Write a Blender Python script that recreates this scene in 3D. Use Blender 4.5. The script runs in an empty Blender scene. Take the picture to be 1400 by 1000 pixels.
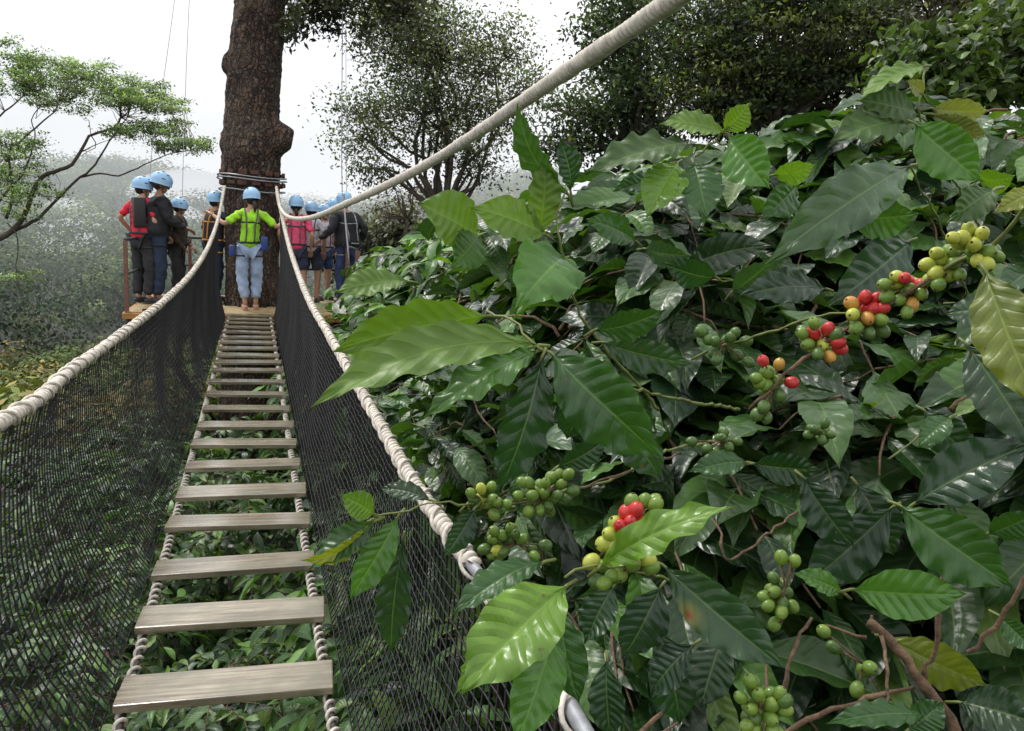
import bpy, bmesh, math, random
import numpy as np
from mathutils import Vector, Matrix

random.seed(7)
rng = np.random.default_rng(11)
scene = bpy.context.scene
COL = scene.collection
R = math.radians

# ------------------------------------------------------------------ camera
W0, H0, F = 1400.0, 1000.0, 1100.0
CAMZ = 1.28
ROLL = math.radians(3.0)
_vx = -351 * math.cos(ROLL) - 200 * math.sin(ROLL)
_vy = -351 * math.sin(ROLL) + 200 * math.cos(ROLL)
phi = math.atan(_vy / F)
theta = math.atan(-_vx / F * math.cos(phi))
cam_d = bpy.data.cameras.new("camera")
cam = bpy.data.objects.new("camera", cam_d)
COL.objects.link(cam)
cam.location = (0.07, 0, CAMZ)
cam.rotation_euler = (Matrix.Rotation(-theta, 3, 'Z') @ Matrix.Rotation(math.pi / 2 - phi, 3, 'X') @ Matrix.Rotation(ROLL, 3, 'Z')).to_euler()
cam_d.sensor_width = 36
cam_d.lens = 36 * F / W0
cam_d.clip_start = 0.02
cam_d.clip_end = 3000
scene.camera = cam
scene.render.resolution_x = 1024
scene.render.resolution_y = 731
CAM = np.array([0.07, 0, CAMZ])
_m = np.array(cam.rotation_euler.to_matrix())
RX, UP, FW = _m[:, 0], _m[:, 1], -_m[:, 2]


def at(px, py, d):
    """world point seen at photo pixel (px,py) at camera depth d"""
    return CAM + d * (FW + RX * (px - 700) / F + UP * (500 - py) / F)


def on_z(px, py, z=0.0):
    r = FW + RX * (px - 700) / F + UP * (500 - py) / F
    return CAM + r * ((z - CAM[2]) / r[2])


def proj(P):
    q = np.asarray(P) - CAM
    d = q @ FW
    dd = np.maximum(d, 1e-3)
    return 700 + F * (q @ RX) / dd, 500 - F * (q @ UP) / dd, d


# ------------------------------------------------------------------ tags
def tag(o, label=None, cat=None, group=None, kind=None):
    if label: o['label'] = label
    if cat: o['category'] = cat
    if group: o['group'] = group
    if kind: o['kind'] = kind
    return o


def empty(name, loc, label=None, cat=None, group=None, rotz=0):
    o = bpy.data.objects.new(name, None)
    o.empty_display_size = 0.1
    COL.objects.link(o)
    o.location = loc
    o.rotation_euler = (0, 0, rotz)
    return tag(o, label, cat, group)


# ------------------------------------------------------------------ materials
class NT:
    def __init__(s, name):
        s.m = bpy.data.materials.new(name)
        s.m.use_nodes = True
        s.t = s.m.node_tree
        s.n = s.t.nodes
        s.bsdf = s.n["Principled BSDF"]
        s.out = s.n["Material Output"]

    def new(s, typ, **kw):
        n = s.n.new(typ)
        for k, v in kw.items():
            if k in ('operation', 'blend_type', 'data_type', 'attribute_name', 'noise_dimensions', 'feature', 'clamp', 'use_clamp', 'wave_type', 'bands_direction', 'mapping'):
                setattr(n, k, v)
        return n

    def link(s, a, b):
        s.t.links.new(a, b)

    def math(s, op, a, b=None, c=None):
        n = s.n.new('ShaderNodeMath'); n.operation = op
        for i, v in enumerate((a, b, c)):
            if v is None: continue
            if hasattr(v, 'is_linked'): s.link(v, n.inputs[i])
            else: n.inputs[i].default_value = v
        return n.outputs[0]

    def mix(s, f, a, b, mode='MIX'):
        n = s.n.new('ShaderNodeMix'); n.data_type = 'RGBA'; n.blend_type = mode
        for sock, v in ((n.inputs[0], f), (n.inputs[6], a), (n.inputs[7], b)):
            if hasattr(v, 'is_linked'): s.link(v, sock)
            elif isinstance(v, (int, float)): sock.default_value = v
            else: sock.default_value = (*v, 1) if len(v) == 3 else v
        return n.outputs[2]

    def noise(s, scale, detail=4, rough=.55, vec=None, coord='Object'):
        n = s.n.new('ShaderNodeTexNoise')
        n.inputs['Scale'].default_value = scale
        n.inputs['Detail'].default_value = detail
        n.inputs['Roughness'].default_value = rough
        if vec is None:
            tc = s.n.new('ShaderNodeTexCoord')
            vec = tc.outputs[coord]
        s.link(vec, n.inputs['Vector'])
        return n.outputs[0]

    def ramp(s, f, stops):
        n = s.n.new('ShaderNodeValToRGB')
        s.link(f, n.inputs[0])
        e = n.color_ramp.elements
        while len(e) < len(stops): e.new(0.5)
        for i, (p, c) in enumerate(stops):
            e[i].position = p
            e[i].color = (*c, 1) if not isinstance(c, (int, float)) else (c, c, c, 1)
        return n.outputs[0]

    def bump(s, h, strength=.5, dist=.01):
        n = s.n.new('ShaderNodeBump')
        n.inputs['Strength'].default_value = strength
        n.inputs['Distance'].default_value = dist
        s.link(h, n.inputs['Height'])
        s.link(n.outputs[0], s.bsdf.inputs['Normal'])
        return n.outputs[0]

    def set(s, **kw):
        for k, v in kw.items():
            i = s.bsdf.inputs[k.replace('_', ' ')]
            if hasattr(v, 'is_linked'): s.link(v, i)
            elif isinstance(v, (tuple, list)): i.default_value = (*v, 1) if len(v) == 3 else v
            else: i.default_value = v


def simple(name, col, rough=.6, var=.25, scale=30, metal=0, bump=0, bscale=None, spec=.5):
    t = NT(name)
    n = t.noise(scale, 5)
    dark = tuple(c * (1 - var) for c in col); lite = tuple(min(1, c * (1 + var)) for c in col)
    t.set(Base_Color=t.ramp(n, [(.3, dark), (.7, lite)]), Roughness=rough, Metallic=metal)
    t.bsdf.inputs['Specular IOR Level'].default_value = spec
    if bump:
        t.bump(t.noise(bscale or scale * 3, 4), .6, bump)
    return t.m


def leaf_material(name, vein=True, rough=.34, transl=.28, under=True):
    t = NT(name)
    att = t.new('ShaderNodeAttribute', attribute_name='tint')
    base = att.outputs['Color']
    n1 = t.noise(9, 4)
    base = t.mix(t.ramp(n1, [(.35, 0.0), (.7, .85)]), base, t.mix(1.0, base, (.45, .5, .5), 'MULTIPLY'))
    base = t.mix(t.ramp(t.noise(45, 5, .7), [(.60, 0.0), (.68, .35)]), base, t.mix(1.0, base, (1.9, 1.7, 1.5), 'MULTIPLY'))
    base = t.mix(t.ramp(t.noise(90, 2, .5), [(.72, 0.0), (.76, .7)]), base, (.10, .07, .03))
    if vein:
        uv = t.new('ShaderNodeUVMap'); uv.uv_map = 'uv'
        sp = t.new('ShaderNodeSeparateXYZ'); t.link(uv.outputs[0], sp.inputs[0])
        u, v = sp.outputs[0], sp.outputs[1]
        va = t.math('MULTIPLY', t.math('ABSOLUTE', t.math('SUBTRACT', v, .5)), 2)
        s = t.math('ADD', t.math('MULTIPLY', t.math('SUBTRACT', u, t.math('MULTIPLY', t.math('POWER', va, 1.3), .13)), 10.0), t.math('MULTIPLY', t.noise(16, 2), 1.6))
        tri = t.math('ABSOLUTE', t.math('SUBTRACT', t.math('FRACT', s), .5))    # 0..0.5 ; .5 at vein
        side = t.math('MULTIPLY', t.math('MAXIMUM', t.math('SUBTRACT', tri, .44), 0), 16)
        side = t.math('MULTIPLY', side, t.math('SUBTRACT', 1.0, t.math('POWER', va, 3.0)))
        mid = t.math('LESS_THAN', va, .035)
        veins = t.math('MAXIMUM', t.math('MULTIPLY', side, .20), t.math('MULTIPLY', mid, .6))
        lite = t.mix(.55, t.mix(1.0, base, (1.9, 1.9, 1.6), 'MULTIPLY'), (.17, .25, .07))
        base = t.mix(veins, base, lite)
        # quilted relief between side veins
        h = t.math('MULTIPLY', t.math('POWER', t.math('SUBTRACT', 1.0, t.math('MULTIPLY', tri, 2)), .6), t.math('MINIMUM', t.math('MULTIPLY', va, 5), 1.0))
        h = t.math('ADD', h, t.math('MULTIPLY', t.noise(60, 3), .5))
        h = t.math('ADD', h, t.math('MULTIPLY', t.noise(24, 2), 4.0))
        t.bump(h, .5, .0026)
    geo = t.new('ShaderNodeNewGeometry')
    col = base
    if under:
        pale = t.mix(.5, t.mix(1.0, base, (1.5, 1.5, 1.2), 'MULTIPLY'), (.085, .15, .028))
        col = t.mix(geo.outputs['Backfacing'], base, pale)
    rn = t.math('ADD', t.math('MULTIPLY', t.noise(22, 4), .5), rough - .24)
    if under:
        rn = t.math('ADD', rn, t.math('MULTIPLY', geo.outputs['Backfacing'], .22))
    t.set(Base_Color=col, Roughness=rn)
    t.bsdf.inputs['Specular IOR Level'].default_value = .50
    t.bsdf.inputs['Coat Weight'].default_value = .12
    t.bsdf.inputs['Coat Roughness'].default_value = .24
    tr = t.new('ShaderNodeBsdfTranslucent')
    t.link(t.mix(1.0, t.mix(1.0, base, (2.0, 2.1, .55), 'MULTIPLY'), (1, 1, 1), 'MULTIPLY'), tr.inputs[0])
    mx = t.new('ShaderNodeMixShader'); mx.inputs[0].default_value = transl * .75
    t.link(t.bsdf.outputs[0], mx.inputs[1]); t.link(tr.outputs[0], mx.inputs[2])
    t.link(mx.outputs[0], t.out.inputs[0])
    return t.m


def tint_material(name, rough=.6, transl=.25):
    t = NT(name)
    att = t.new('ShaderNodeAttribute', attribute_name='tint')
    t.set(Base_Color=att.outputs['Color'], Roughness=rough)
    t.bsdf.inputs['Specular IOR Level'].default_value = .3
    tr = t.new('ShaderNodeBsdfTranslucent')
    t.link(t.mix(1.0, att.outputs['Color'], (1.7, 1.8, .7), 'MULTIPLY'), tr.inputs[0])
    mx = t.new('ShaderNodeMixShader'); mx.inputs[0].default_value = transl
    t.link(t.bsdf.outputs[0], mx.inputs[1]); t.link(tr.outputs[0], mx.inputs[2])
    t.link(mx.outputs[0], t.out.inputs[0])
    return t.m


M = {}
M['leaf'] = leaf_material('coffee_leaf')
M['leaf_far'] = leaf_material('coffee_leaf_far', vein=True, rough=.42, transl=.24)
M['treeleaf'] = tint_material('tree_leaf')
M['treeleaf'].node_tree.nodes["Principled BSDF"].inputs['Roughness'].default_value = .5
M['forest'] = tint_material('forest_leaf', .8, .1)


def plank_mat():
    t = NT('weathered_plank')
    tc = t.new('ShaderNodeTexCoord')
    mp = t.new('ShaderNodeMapping'); t.link(tc.outputs['Object'], mp.inputs[0])
    mp.inputs['Scale'].default_value = (1.5, 34, 20)
    oi = t.new('ShaderNodeObjectInfo')
    mv = t.new('ShaderNodeVectorMath'); mv.operation = 'ADD'
    cb = t.new('ShaderNodeCombineXYZ'); t.link(t.math('MULTIPLY', oi.outputs['Random'], 40), cb.inputs[0]); t.link(t.math('MULTIPLY', oi.outputs['Random'], 17), cb.inputs[1])
    t.link(mp.outputs[0], mv.inputs[0]); t.link(cb.outputs[0], mv.inputs[1])
    g = t.noise(2.2, 6, .65, vec=mv.outputs[0])
    n2 = t.noise(6, 4)
    c = t.ramp(g, [(.34, (.10, .08, .055)), (.46, (.25, .20, .135)), (.64, (.44, .38, .28))])
    c = t.mix(t.ramp(n2, [(.42, 0.0), (.68, .75)]), c, (.15, .14, .085))
    br = t.math('ADD', t.math('MULTIPLY', oi.outputs['Random'], .35), .85)
    c = t.mix(1.0, c, t.ramp(br, [(0, 0.0), (1, 1.0)]), 'MULTIPLY')
    gm = t.new('ShaderNodeNewGeometry')
    t.set(Base_Color=c, Roughness=t.ramp(t.noise(7, 3), [(.36, .16), (.66, .45)]))
    t.bump(g, .45, .003)
    t.bsdf.inputs['Coat Weight'].default_value = .9
    t.bsdf.inputs['Coat Roughness'].default_value = .15
    return t.m


M['plank'] = plank_mat()
M['rope'] = simple('white_rope', (.62, .57, .50), .85, .28, 45, bump=.002, bscale=500)
M['ropedark'] = simple('rope_shadow', (.07, .06, .05), .9, .3, 45)  # dark core colour stands in for shade in the grooves of the wrapping
M['cord'] = simple('lashing_cord', (.68, .62, .54), .85, .3, 60, bump=.0015, bscale=600)
M['core'] = simple('grey_cable', (.30, .31, .33), .45, .2, 80, metal=.3, bump=.001, bscale=400)
M['darkcore'] = simple('dark_cable', (.05, .045, .04), .7, .3, 60)
M['net'] = simple('black_net', (.032, .031, .035), .62, .3, 40, spec=.35)
M['steel'] = simple('steel', (.32, .32, .33), .35, .15, 40, metal=.8)
M['twig'] = simple('brown_twig', (.135, .082, .048), .85, .6, 90, bump=.004, bscale=260)
M['greenstem'] = simple('green_stem', (.14, .17, .04), .55, .3, 60)
M['limb'] = simple('tree_limb', (.075, .06, .048), .9, .35, 8, bump=.02, bscale=20)
M['timber'] = simple('orange_timber', (.42, .20, .055), .7, .3, 12, bump=.003)
M['darktimber'] = simple('dark_timber', (.085, .045, .028), .75, .35, 12, bump=.003)
M['deckboard'] = simple('platform_boards', (.34, .25, .12), .6, .3, 10, bump=.003)
M['railpaint'] = simple('rusty_red_rail', (.19, .085, .065), .6, .25, 20)
M['railblack'] = simple('black_rail', (.03, .03, .03), .6, .2, 20)
M['helmet'] = simple('blue_helmet', (.33, .56, .84), .3, .06, 10)
M['black'] = simple('black_plastic', (.02, .02, .022), .5, .2, 30)
M['shoe'] = simple('shoe', (.05, .05, .055), .7, .3, 30)
M['webbing'] = simple('webbing', (.03, .03, .035), .7, .3, 60)
M['orangeweb'] = simple('orange_webbing', (.75, .33, .04), .7, .2, 60)
M['strap'] = simple('grey_strap', (.10, .10, .11), .7, .3, 60)
M['bluegear'] = simple('blue_gear', (.03, .07, .25), .5, .2, 60)
M['skin'] = simple('skin', (.50, .29, .20), .55, .08, 20)
M['skin_brown'] = simple('skin_brown', (.30, .16, .10), .55, .08, 20)
M['hair'] = simple('dark_hair', (.018, .013, .011), .5, .4, 80)


def cloth(name, col):
    if name not in M:
        M[name] = simple(name, col, .85, .30, 9, bump=.03, bscale=11)
    return M[name]


def berry_mat(name, col, col2):
    t = NT(name)
    n = t.noise(70, 4)
    c = t.ramp(n, [(.32, col), (.68, col2)])
    c = t.mix(t.ramp(t.noise(260, 3), [(.62, 0.0), (.72, .6)]), c, tuple(x * .45 for x in col))
    t.set(Base_Color=c, Roughness=t.ramp(t.noise(120, 3), [(.3, .22), (.7, .5)]))
    t.bump(t.noise(200, 3), .4, .0008)
    t.bsdf.inputs['Subsurface Weight'].default_value = .08
    t.bsdf.inputs['Subsurface Radius'].default_value = (.003, .003, .001)
    return t.m


M['b_green'] = berry_mat('green_berry', (.10, .19, .025), (.19, .29, .04))
M['b_dark'] = berry_mat('dark_green_berry', (.05, .11, .02), (.10, .18, .03))
M['b_yel'] = berry_mat('yellow_green_berry', (.34, .40, .045), (.50, .52, .08))
M['b_org'] = berry_mat('orange_berry', (.50, .20, .04), (.55, .34, .06))
M['b_red'] = berry_mat('red_berry', (.45, .012, .02), (.60, .05, .04))
M['calyx'] = simple('berry_calyx', (.06, .04, .02), .8, .3, 200)


def bark_mat():
    t = NT('lichen_bark')
    n1 = t.noise(2.5, 8, .7)
    n2 = t.noise(11, 6, .7)
    n3 = t.noise(19, 5, .7)
    c = t.ramp(n1, [(.32, (.018, .012, .010)), (.45, (.085, .046, .030)), (.58, (.19, .108, .068)), (.72, (.30, .215, .15))])
    c = t.mix(t.ramp(n2, [(.56, 0.0), (.66, .65)]), c, (.035, .025, .02))
    c = t.mix(t.ramp(n3, [(.54, 0.0), (.62, .8)]), c, (.36, .31, .26))
    vo = t.new('ShaderNodeTexVoronoi'); vo.feature = 'DISTANCE_TO_EDGE'; vo.inputs['Scale'].default_value = 9
    tcv = t.new('ShaderNodeTexCoord'); mpv = t.new('ShaderNodeMapping'); mpv.inputs['Scale'].default_value = (1.6, 1.6, .55)
    nvv = t.new('ShaderNodeVectorMath'); nvv.operation = 'ADD'
    nn_ = t.new('ShaderNodeTexNoise'); nn_.inputs['Scale'].default_value = 5; nn_.inputs['Detail'].default_value = 4
    sc_ = t.new('ShaderNodeVectorMath'); sc_.operation = 'SCALE'; sc_.inputs['Scale'].default_value = .35
    t.link(tcv.outputs['Object'], nn_.inputs['Vector']); t.link(nn_.outputs['Color'], sc_.inputs[0])
    t.link(tcv.outputs['Object'], mpv.inputs[0]); t.link(mpv.outputs[0], nvv.inputs[0]); t.link(sc_.outputs[0], nvv.inputs[1])
    t.link(nvv.outputs[0], vo.inputs['Vector'])
    crack = t.ramp(vo.outputs['Distance'], [(.0, 0.0), (.16, 1.0)])
    c = t.mix(t.math('SUBTRACT', 1.0, crack), c, (.018, .012, .010))
    big = t.noise(1.3, 3)
    c = t.mix(t.ramp(big, [(.48, 0.0), (.66, .45)]), c, (.26, .20, .15))
    t.set(Base_Color=c, Roughness=.9)
    t.bump(t.math('ADD', t.math('ADD', t.math('MULTIPLY', crack, .7), t.math('MULTIPLY', n1, 1.5)), t.math('ADD', t.math('MULTIPLY', n1, 1.5), n2, t.math('MULTIPLY', n3, .4))), 1.0, .13)
    return t.m


M['bark'] = bark_mat()


def ground_mat():
    t = NT('forest_ground')
    n = t.noise(.8, 6)
    n2 = t.noise(.05, 4)
    c = t.ramp(n, [(.3, (.012, .014, .008)), (.55, (.022, .032, .012)), (.75, (.04, .06, .018))])
    c = t.mix(t.math('MULTIPLY', n2, .4), c, (.05, .04, .022))
    t.set(Base_Color=c, Roughness=.95)
    t.bump(n, 1, .3)
    return t.m


M['ground'] = ground_mat()


# ------------------------------------------------------------------ mesh helpers
def mesh_obj(name, V, Fc, mat, parent=None, smooth=True, uv=None, tint=None, midx=None, loc=None):
    """V (n,3); Fc (m,4) or (m,3) int array or list of such; all faces same arity when arrays"""
    V = np.asarray(V, dtype=np.float32).reshape(-1, 3)
    me = bpy.data.meshes.new(name)
    if isinstance(Fc, np.ndarray):
        k = Fc.shape[1]
        me.vertices.add(len(V)); me.vertices.foreach_set('co', V.ravel())
        me.loops.add(Fc.size); me.loops.foreach_set('vertex_index', Fc.astype(np.int32).ravel())
        me.polygons.add(len(Fc))
        me.polygons.foreach_set('loop_start', np.arange(0, Fc.size, k, dtype=np.int32))
        me.update(calc_edges=True)
    else:
        me.from_pydata([tuple(map(float, v)) for v in V], [], Fc)
    if smooth:
        me.polygons.foreach_set('use_smooth', np.ones(len(me.polygons), dtype=bool))
    for m_ in (mat if isinstance(mat, (list, tuple)) else [mat]):
        me.materials.append(m_)
    if midx is not None:
        me.polygons.foreach_set('material_index', np.asarray(midx, dtype=np.int32))
    if uv is not None:
        l = me.uv_layers.new(name='uv')
        vi = np.empty(len(me.loops), dtype=np.int32); me.loops.foreach_get('vertex_index', vi)
        l.data.foreach_set('uv', np.asarray(uv, dtype=np.float32)[vi].ravel())
    if tint is not None:
        a = me.color_attributes.new('tint', 'FLOAT_COLOR', 'POINT')
        c = np.ones((len(V), 4), dtype=np.float32); c[:, :3] = tint
        a.data.foreach_set('color', c.ravel())
    me.validate()
    o = bpy.data.objects.new(name, me)
    COL.objects.link(o)
    if parent is not None:
        o.parent = parent
        if loc is None:
            # vertices given in world space: cancel the parent's transform
            pm = world_of(parent)
            o.matrix_local = pm.inverted()
    if loc is not None:
        o.location = loc
    return o


def world_of(o):
    m = Matrix.LocRotScale(o.location, o.rotation_euler, o.scale) if o.rotation_mode != 'QUATERNION' else o.matrix_basis
    return world_of(o.parent) @ m if o.parent else m


class MB:
    """collects loose pieces into one mesh"""
    def __init__(s):
        s.v, s.f, s.m = [], [], []

    def add(s, V, Fc, mi=0):
        b = len(s.v)
        s.v.extend([tuple(map(float, p)) for p in V])
        for f in Fc:
            s.f.append(tuple(int(i) + b for i in f)); s.m.append(mi)

    def box(s, c, size, rz=0, mi=0, bev=0.0, mat=None):
        bm = bmesh.new()
        bmesh.ops.create_cube(bm, size=1)
        for v in bm.verts:
            v.co = Vector((v.co.x * size[0], v.co.y * size[1], v.co.z * size[2]))
        if bev:
            bmesh.ops.bevel(bm, geom=list(bm.edges), offset=bev, segments=2, affect='EDGES', profile=.6)
        mm = Matrix.Translation(Vector(c)) @ Matrix.Rotation(rz, 4, 'Z')
        if mat is not None: mm = mat
        bm.transform(mm)
        s.bm(bm, mi)

    def bm(s, bm, mi=0):
        bm.verts.index_update()
        s.add([v.co for v in bm.verts], [[v.index for v in f.verts] for f in bm.faces], mi)
        bm.free()

    def tube(s, pts, r, sides=8, mi=0, cap=True):
        V, Fc = tube(np.array([np.asarray(p, float) for p in pts]), r, sides, cap)
        s.add(V, Fc, mi)

    def sphere(s, c, r, seg=12, mi=0, rot=None):
        bm = bmesh.new()
        bmesh.ops.create_uvsphere(bm, u_segments=seg, v_segments=max(6, seg * 2 // 3), radius=1)
        r = (r, r, r) if isinstance(r, (int, float)) else r
        mm = Matrix.Translation(Vector(c)) @ (rot.to_4x4() if rot is not None else Matrix()) @ Matrix.Diagonal((*r, 1))
        bm.transform(mm)
        s.bm(bm, mi)

    def build(s, name, mat, parent=None, smooth=True, loc=None):
        return mesh_obj(name, np.array(s.v), s.f, mat, parent, smooth, midx=s.m, loc=loc)


def frames(P):
    n = len(P)
    T = np.gradient(P, axis=0)
    T /= np.linalg.norm(T, axis=1)[:, None] + 1e-12
    a = np.array([0, 0, 1.0]) if abs(T[0, 2]) < .9 else np.array([1.0, 0, 0])
    N = np.empty_like(P)
    n0 = a - T[0] * (a @ T[0]); N[0] = n0 / np.linalg.norm(n0)
    for i in range(1, n):
        v = N[i - 1] - T[i] * (N[i - 1] @ T[i])
        N[i] = v / (np.linalg.norm(v) + 1e-12)
    return T, N, np.cross(T, N)


def tube(P, r, sides=8, cap=True):
    P = np.asarray(P, float)
    T, N, B = frames(P)
    r = np.broadcast_to(np.asarray(r, float), (len(P),))
    a = np.linspace(0, 2 * math.pi, sides, endpoint=False)
    V = P[:, None, :] + r[:, None, None] * (np.cos(a)[None, :, None] * N[:, None, :] + np.sin(a)[None, :, None] * B[:, None, :])
    V = V.reshape(-1, 3)
    i = np.arange(len(P) - 1)[:, None] * sides
    j = np.arange(sides)[None, :]; j2 = (j + 1) % sides
    Fc = np.stack([i + j, i + j2, i + sides + j2, i + sides + j], -1).reshape(-1, 4)
    if cap:
        Fc = [tuple(f) for f in Fc] + [tuple(range(sides))[::-1], tuple(range((len(P) - 1) * sides, len(P) * sides))]
    return V, Fc


def spline(ctrl, step):
    """Catmull-Rom through control points, resampled at about step"""
    C = np.array([np.asarray(p, float) for p in ctrl])
    C = np.vstack([2 * C[0] - C[1], C, 2 * C[-1] - C[-2]])
    out = []
    for i in range(1, len(C) - 2):
        t = np.linspace(0, 1, 40, endpoint=False)[:, None]
        p0, p1, p2, p3 = C[i - 1], C[i], C[i + 1], C[i + 2]
        out.append(.5 * (2 * p1 + (p2 - p0) * t + (2 * p0 - 5 * p1 + 4 * p2 - p3) * t ** 2 + (3 * p1 - p0 - 3 * p2 + p3) * t ** 3))
    P = np.vstack(out + [C[-2][None]])
    s = np.concatenate([[0], np.cumsum(np.linalg.norm(np.diff(P, axis=0), axis=1))])
    n = max(3, int(s[-1] / step) + 1)
    ss = np.linspace(0, s[-1], n)
    return np.stack([np.interp(ss, s, P[:, k]) for k in range(3)], 1)


def helix(P, radius, pitch, per_turn=10, phase=0, jitter=0, seed=0):
    s = np.concatenate([[0], np.cumsum(np.linalg.norm(np.diff(P, axis=0), axis=1))])
    n = int(s[-1] / pitch * per_turn)
    ss = np.linspace(0, s[-1], n)
    Q = np.stack([np.interp(ss, s, P[:, k]) for k in range(3)], 1)
    T, N, B = frames(Q)
    rg = np.random.default_rng(seed)
    ph = 2 * math.pi * ss / pitch + phase
    if jitter:
        kn = np.interp(ss, np.linspace(0, s[-1], max(4, int(s[-1] / .12))), rg.normal(0, jitter, max(4, int(s[-1] / .12))))
        ph = ph + kn
    rad = radius * (1 + (np.interp(ss, np.linspace(0, s[-1], max(4, int(s[-1] / .05))), rg.uniform(-.12, .12, max(4, int(s[-1] / .05)))) if jitter else 0))
    return Q + (rad * np.cos(ph))[:, None] * N + (rad * np.sin(ph))[:, None] * B


# ------------------------------------------------------------------ world light
world = bpy.data.worlds.new("World")
scene.world = world
world.use_nodes = True
nt = world.node_tree
bg = nt.nodes['Background']
SUN_EL, SUN_AZ = R(58), R(-30)
sky = nt.nodes.new('ShaderNodeTexSky'); sky.sky_type = 'NISHITA'; sky.sun_disc = False
sky.sun_elevation = SUN_EL; sky.sun_rotation = SUN_AZ
tc = nt.nodes.new('ShaderNodeTexCoord')
nz = nt.nodes.new('ShaderNodeTexNoise'); nz.inputs['Scale'].default_value = 2.2; nz.inputs['Detail'].default_value = 4
nt.links.new(tc.outputs['Generated'], nz.inputs['Vector'])
rp = nt.nodes.new('ShaderNodeValToRGB')
rp.color_ramp.elements[0].position = .3; rp.color_ramp.elements[0].color = (9.6, 9.7, 10.0, 1)
rp.color_ramp.elements[1].position = .7; rp.color_ramp.elements[1].color = (11.6, 11.6, 11.6, 1)
nt.links.new(nz.outputs[0], rp.inputs[0])
mixn = nt.nodes.new('ShaderNodeMix'); mixn.data_type = 'RGBA'; mixn.inputs[0].default_value = .93
nt.links.new(sky.outputs[0], mixn.inputs[6]); nt.links.new(rp.outputs[0], mixn.inputs[7])
nt.links.new(mixn.outputs[2], bg.inputs[0])
bg.inputs[1].default_value = 0.126

sl = bpy.data.lights.new('sun', 'SUN'); sl.energy = 2.6; sl.angle = R(15); sl.color = (1, .97, .92)
so = bpy.data.objects.new('sun', sl); COL.objects.link(so)
so.rotation_euler = (math.pi / 2 - SUN_EL, 0, math.pi - SUN_AZ)
so.location = (0, 0, 50)

# ------------------------------------------------------------------ terrain
def sstep(a, b, x):
    t = np.clip((x - a) / (b - a), 0, 1)
    return t * t * (3 - 2 * t)


def zg(x, y):
    x = np.asarray(x, float); y = np.asarray(y, float)
    r = np.hypot(x, y)
    az = np.degrees(np.arctan2(x, y))
    near = -3.1 + 3.2 * sstep(.5, 3.9, x) + .22 * np.clip(x - 4, 0, 60) - .10 * np.clip(-x - 1, 0, 18)
    near = near + .25 * np.sin(x * .9 + 1) * np.cos(y * .7)
    near = near - 2.0 * sstep(10, 34, r) * (1 - sstep(0, 14, az))
    crest = np.interp(az, [-40, -22, -16, -12, -9, -5, 0, 6, 14, 30], [4, 1.5, 2, 6, 6.5, 5.5, 3, 1, 7, 20])
    far = -7.5 + (crest + 7.5 - 3.0) * sstep(45, 205, r)
    far = far + 1.2 * np.sin(x * .07) * np.cos(y * .05)
    w = sstep(26, 60, r)
    z = near * (1 - w) + far * w
    return z - 30 * sstep(230, 420, r)


nr, na = 120, 240
rr = np.concatenate([[0.0], np.geomspace(.6, 900, nr - 1)])
aa = np.linspace(0, 2 * math.pi, na, endpoint=False)
X = rr[:, None] * np.sin(aa)[None]; Y = rr[:, None] * np.cos(aa)[None]
Z = zg(X, Y)
V = np.stack([X, Y, Z], -1).reshape(-1, 3)
i = np.arange(nr - 1)[:, None] * na; j = np.arange(na)[None]; j2 = (j + 1) % na
Fc = np.stack([i + j, i + na + j, i + na + j2, i + j2], -1).reshape(-1, 4)
g = mesh_obj('ground', V, Fc[:, ::-1].copy(), M['ground'])
tag(g, 'wooded ground falling into the valley and rising to the misty hill', 'ground', kind='structure')


# ------------------------------------------------------------------ quads foliage
def rhombs(P, D, S, L, Wd, fold=0.0):
    """leaf rhombs centred at P; D,S unit arrays; L,Wd arrays -> V,F"""
    n = len(P)
    L = np.broadcast_to(L, (n,))[:, None]; Wd = np.broadcast_to(Wd, (n,))[:, None]
    V = np.stack([P - D * L * .5, P + S * Wd * .5 - D * L * .06, P + D * L * .5, P - S * Wd * .5 - D * L * .06], 1)
    return V.reshape(-1, 3), (np.arange(n)[:, None] * 4 + np.arange(4)[None])


def unit(a):
    return a / (np.linalg.norm(a, axis=-1, keepdims=True) + 1e-9)


def rand_dirs(n, up=0.0):
    d = rng.normal(size=(n, 3)); d[:, 2] += up
    return unit(d)


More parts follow.
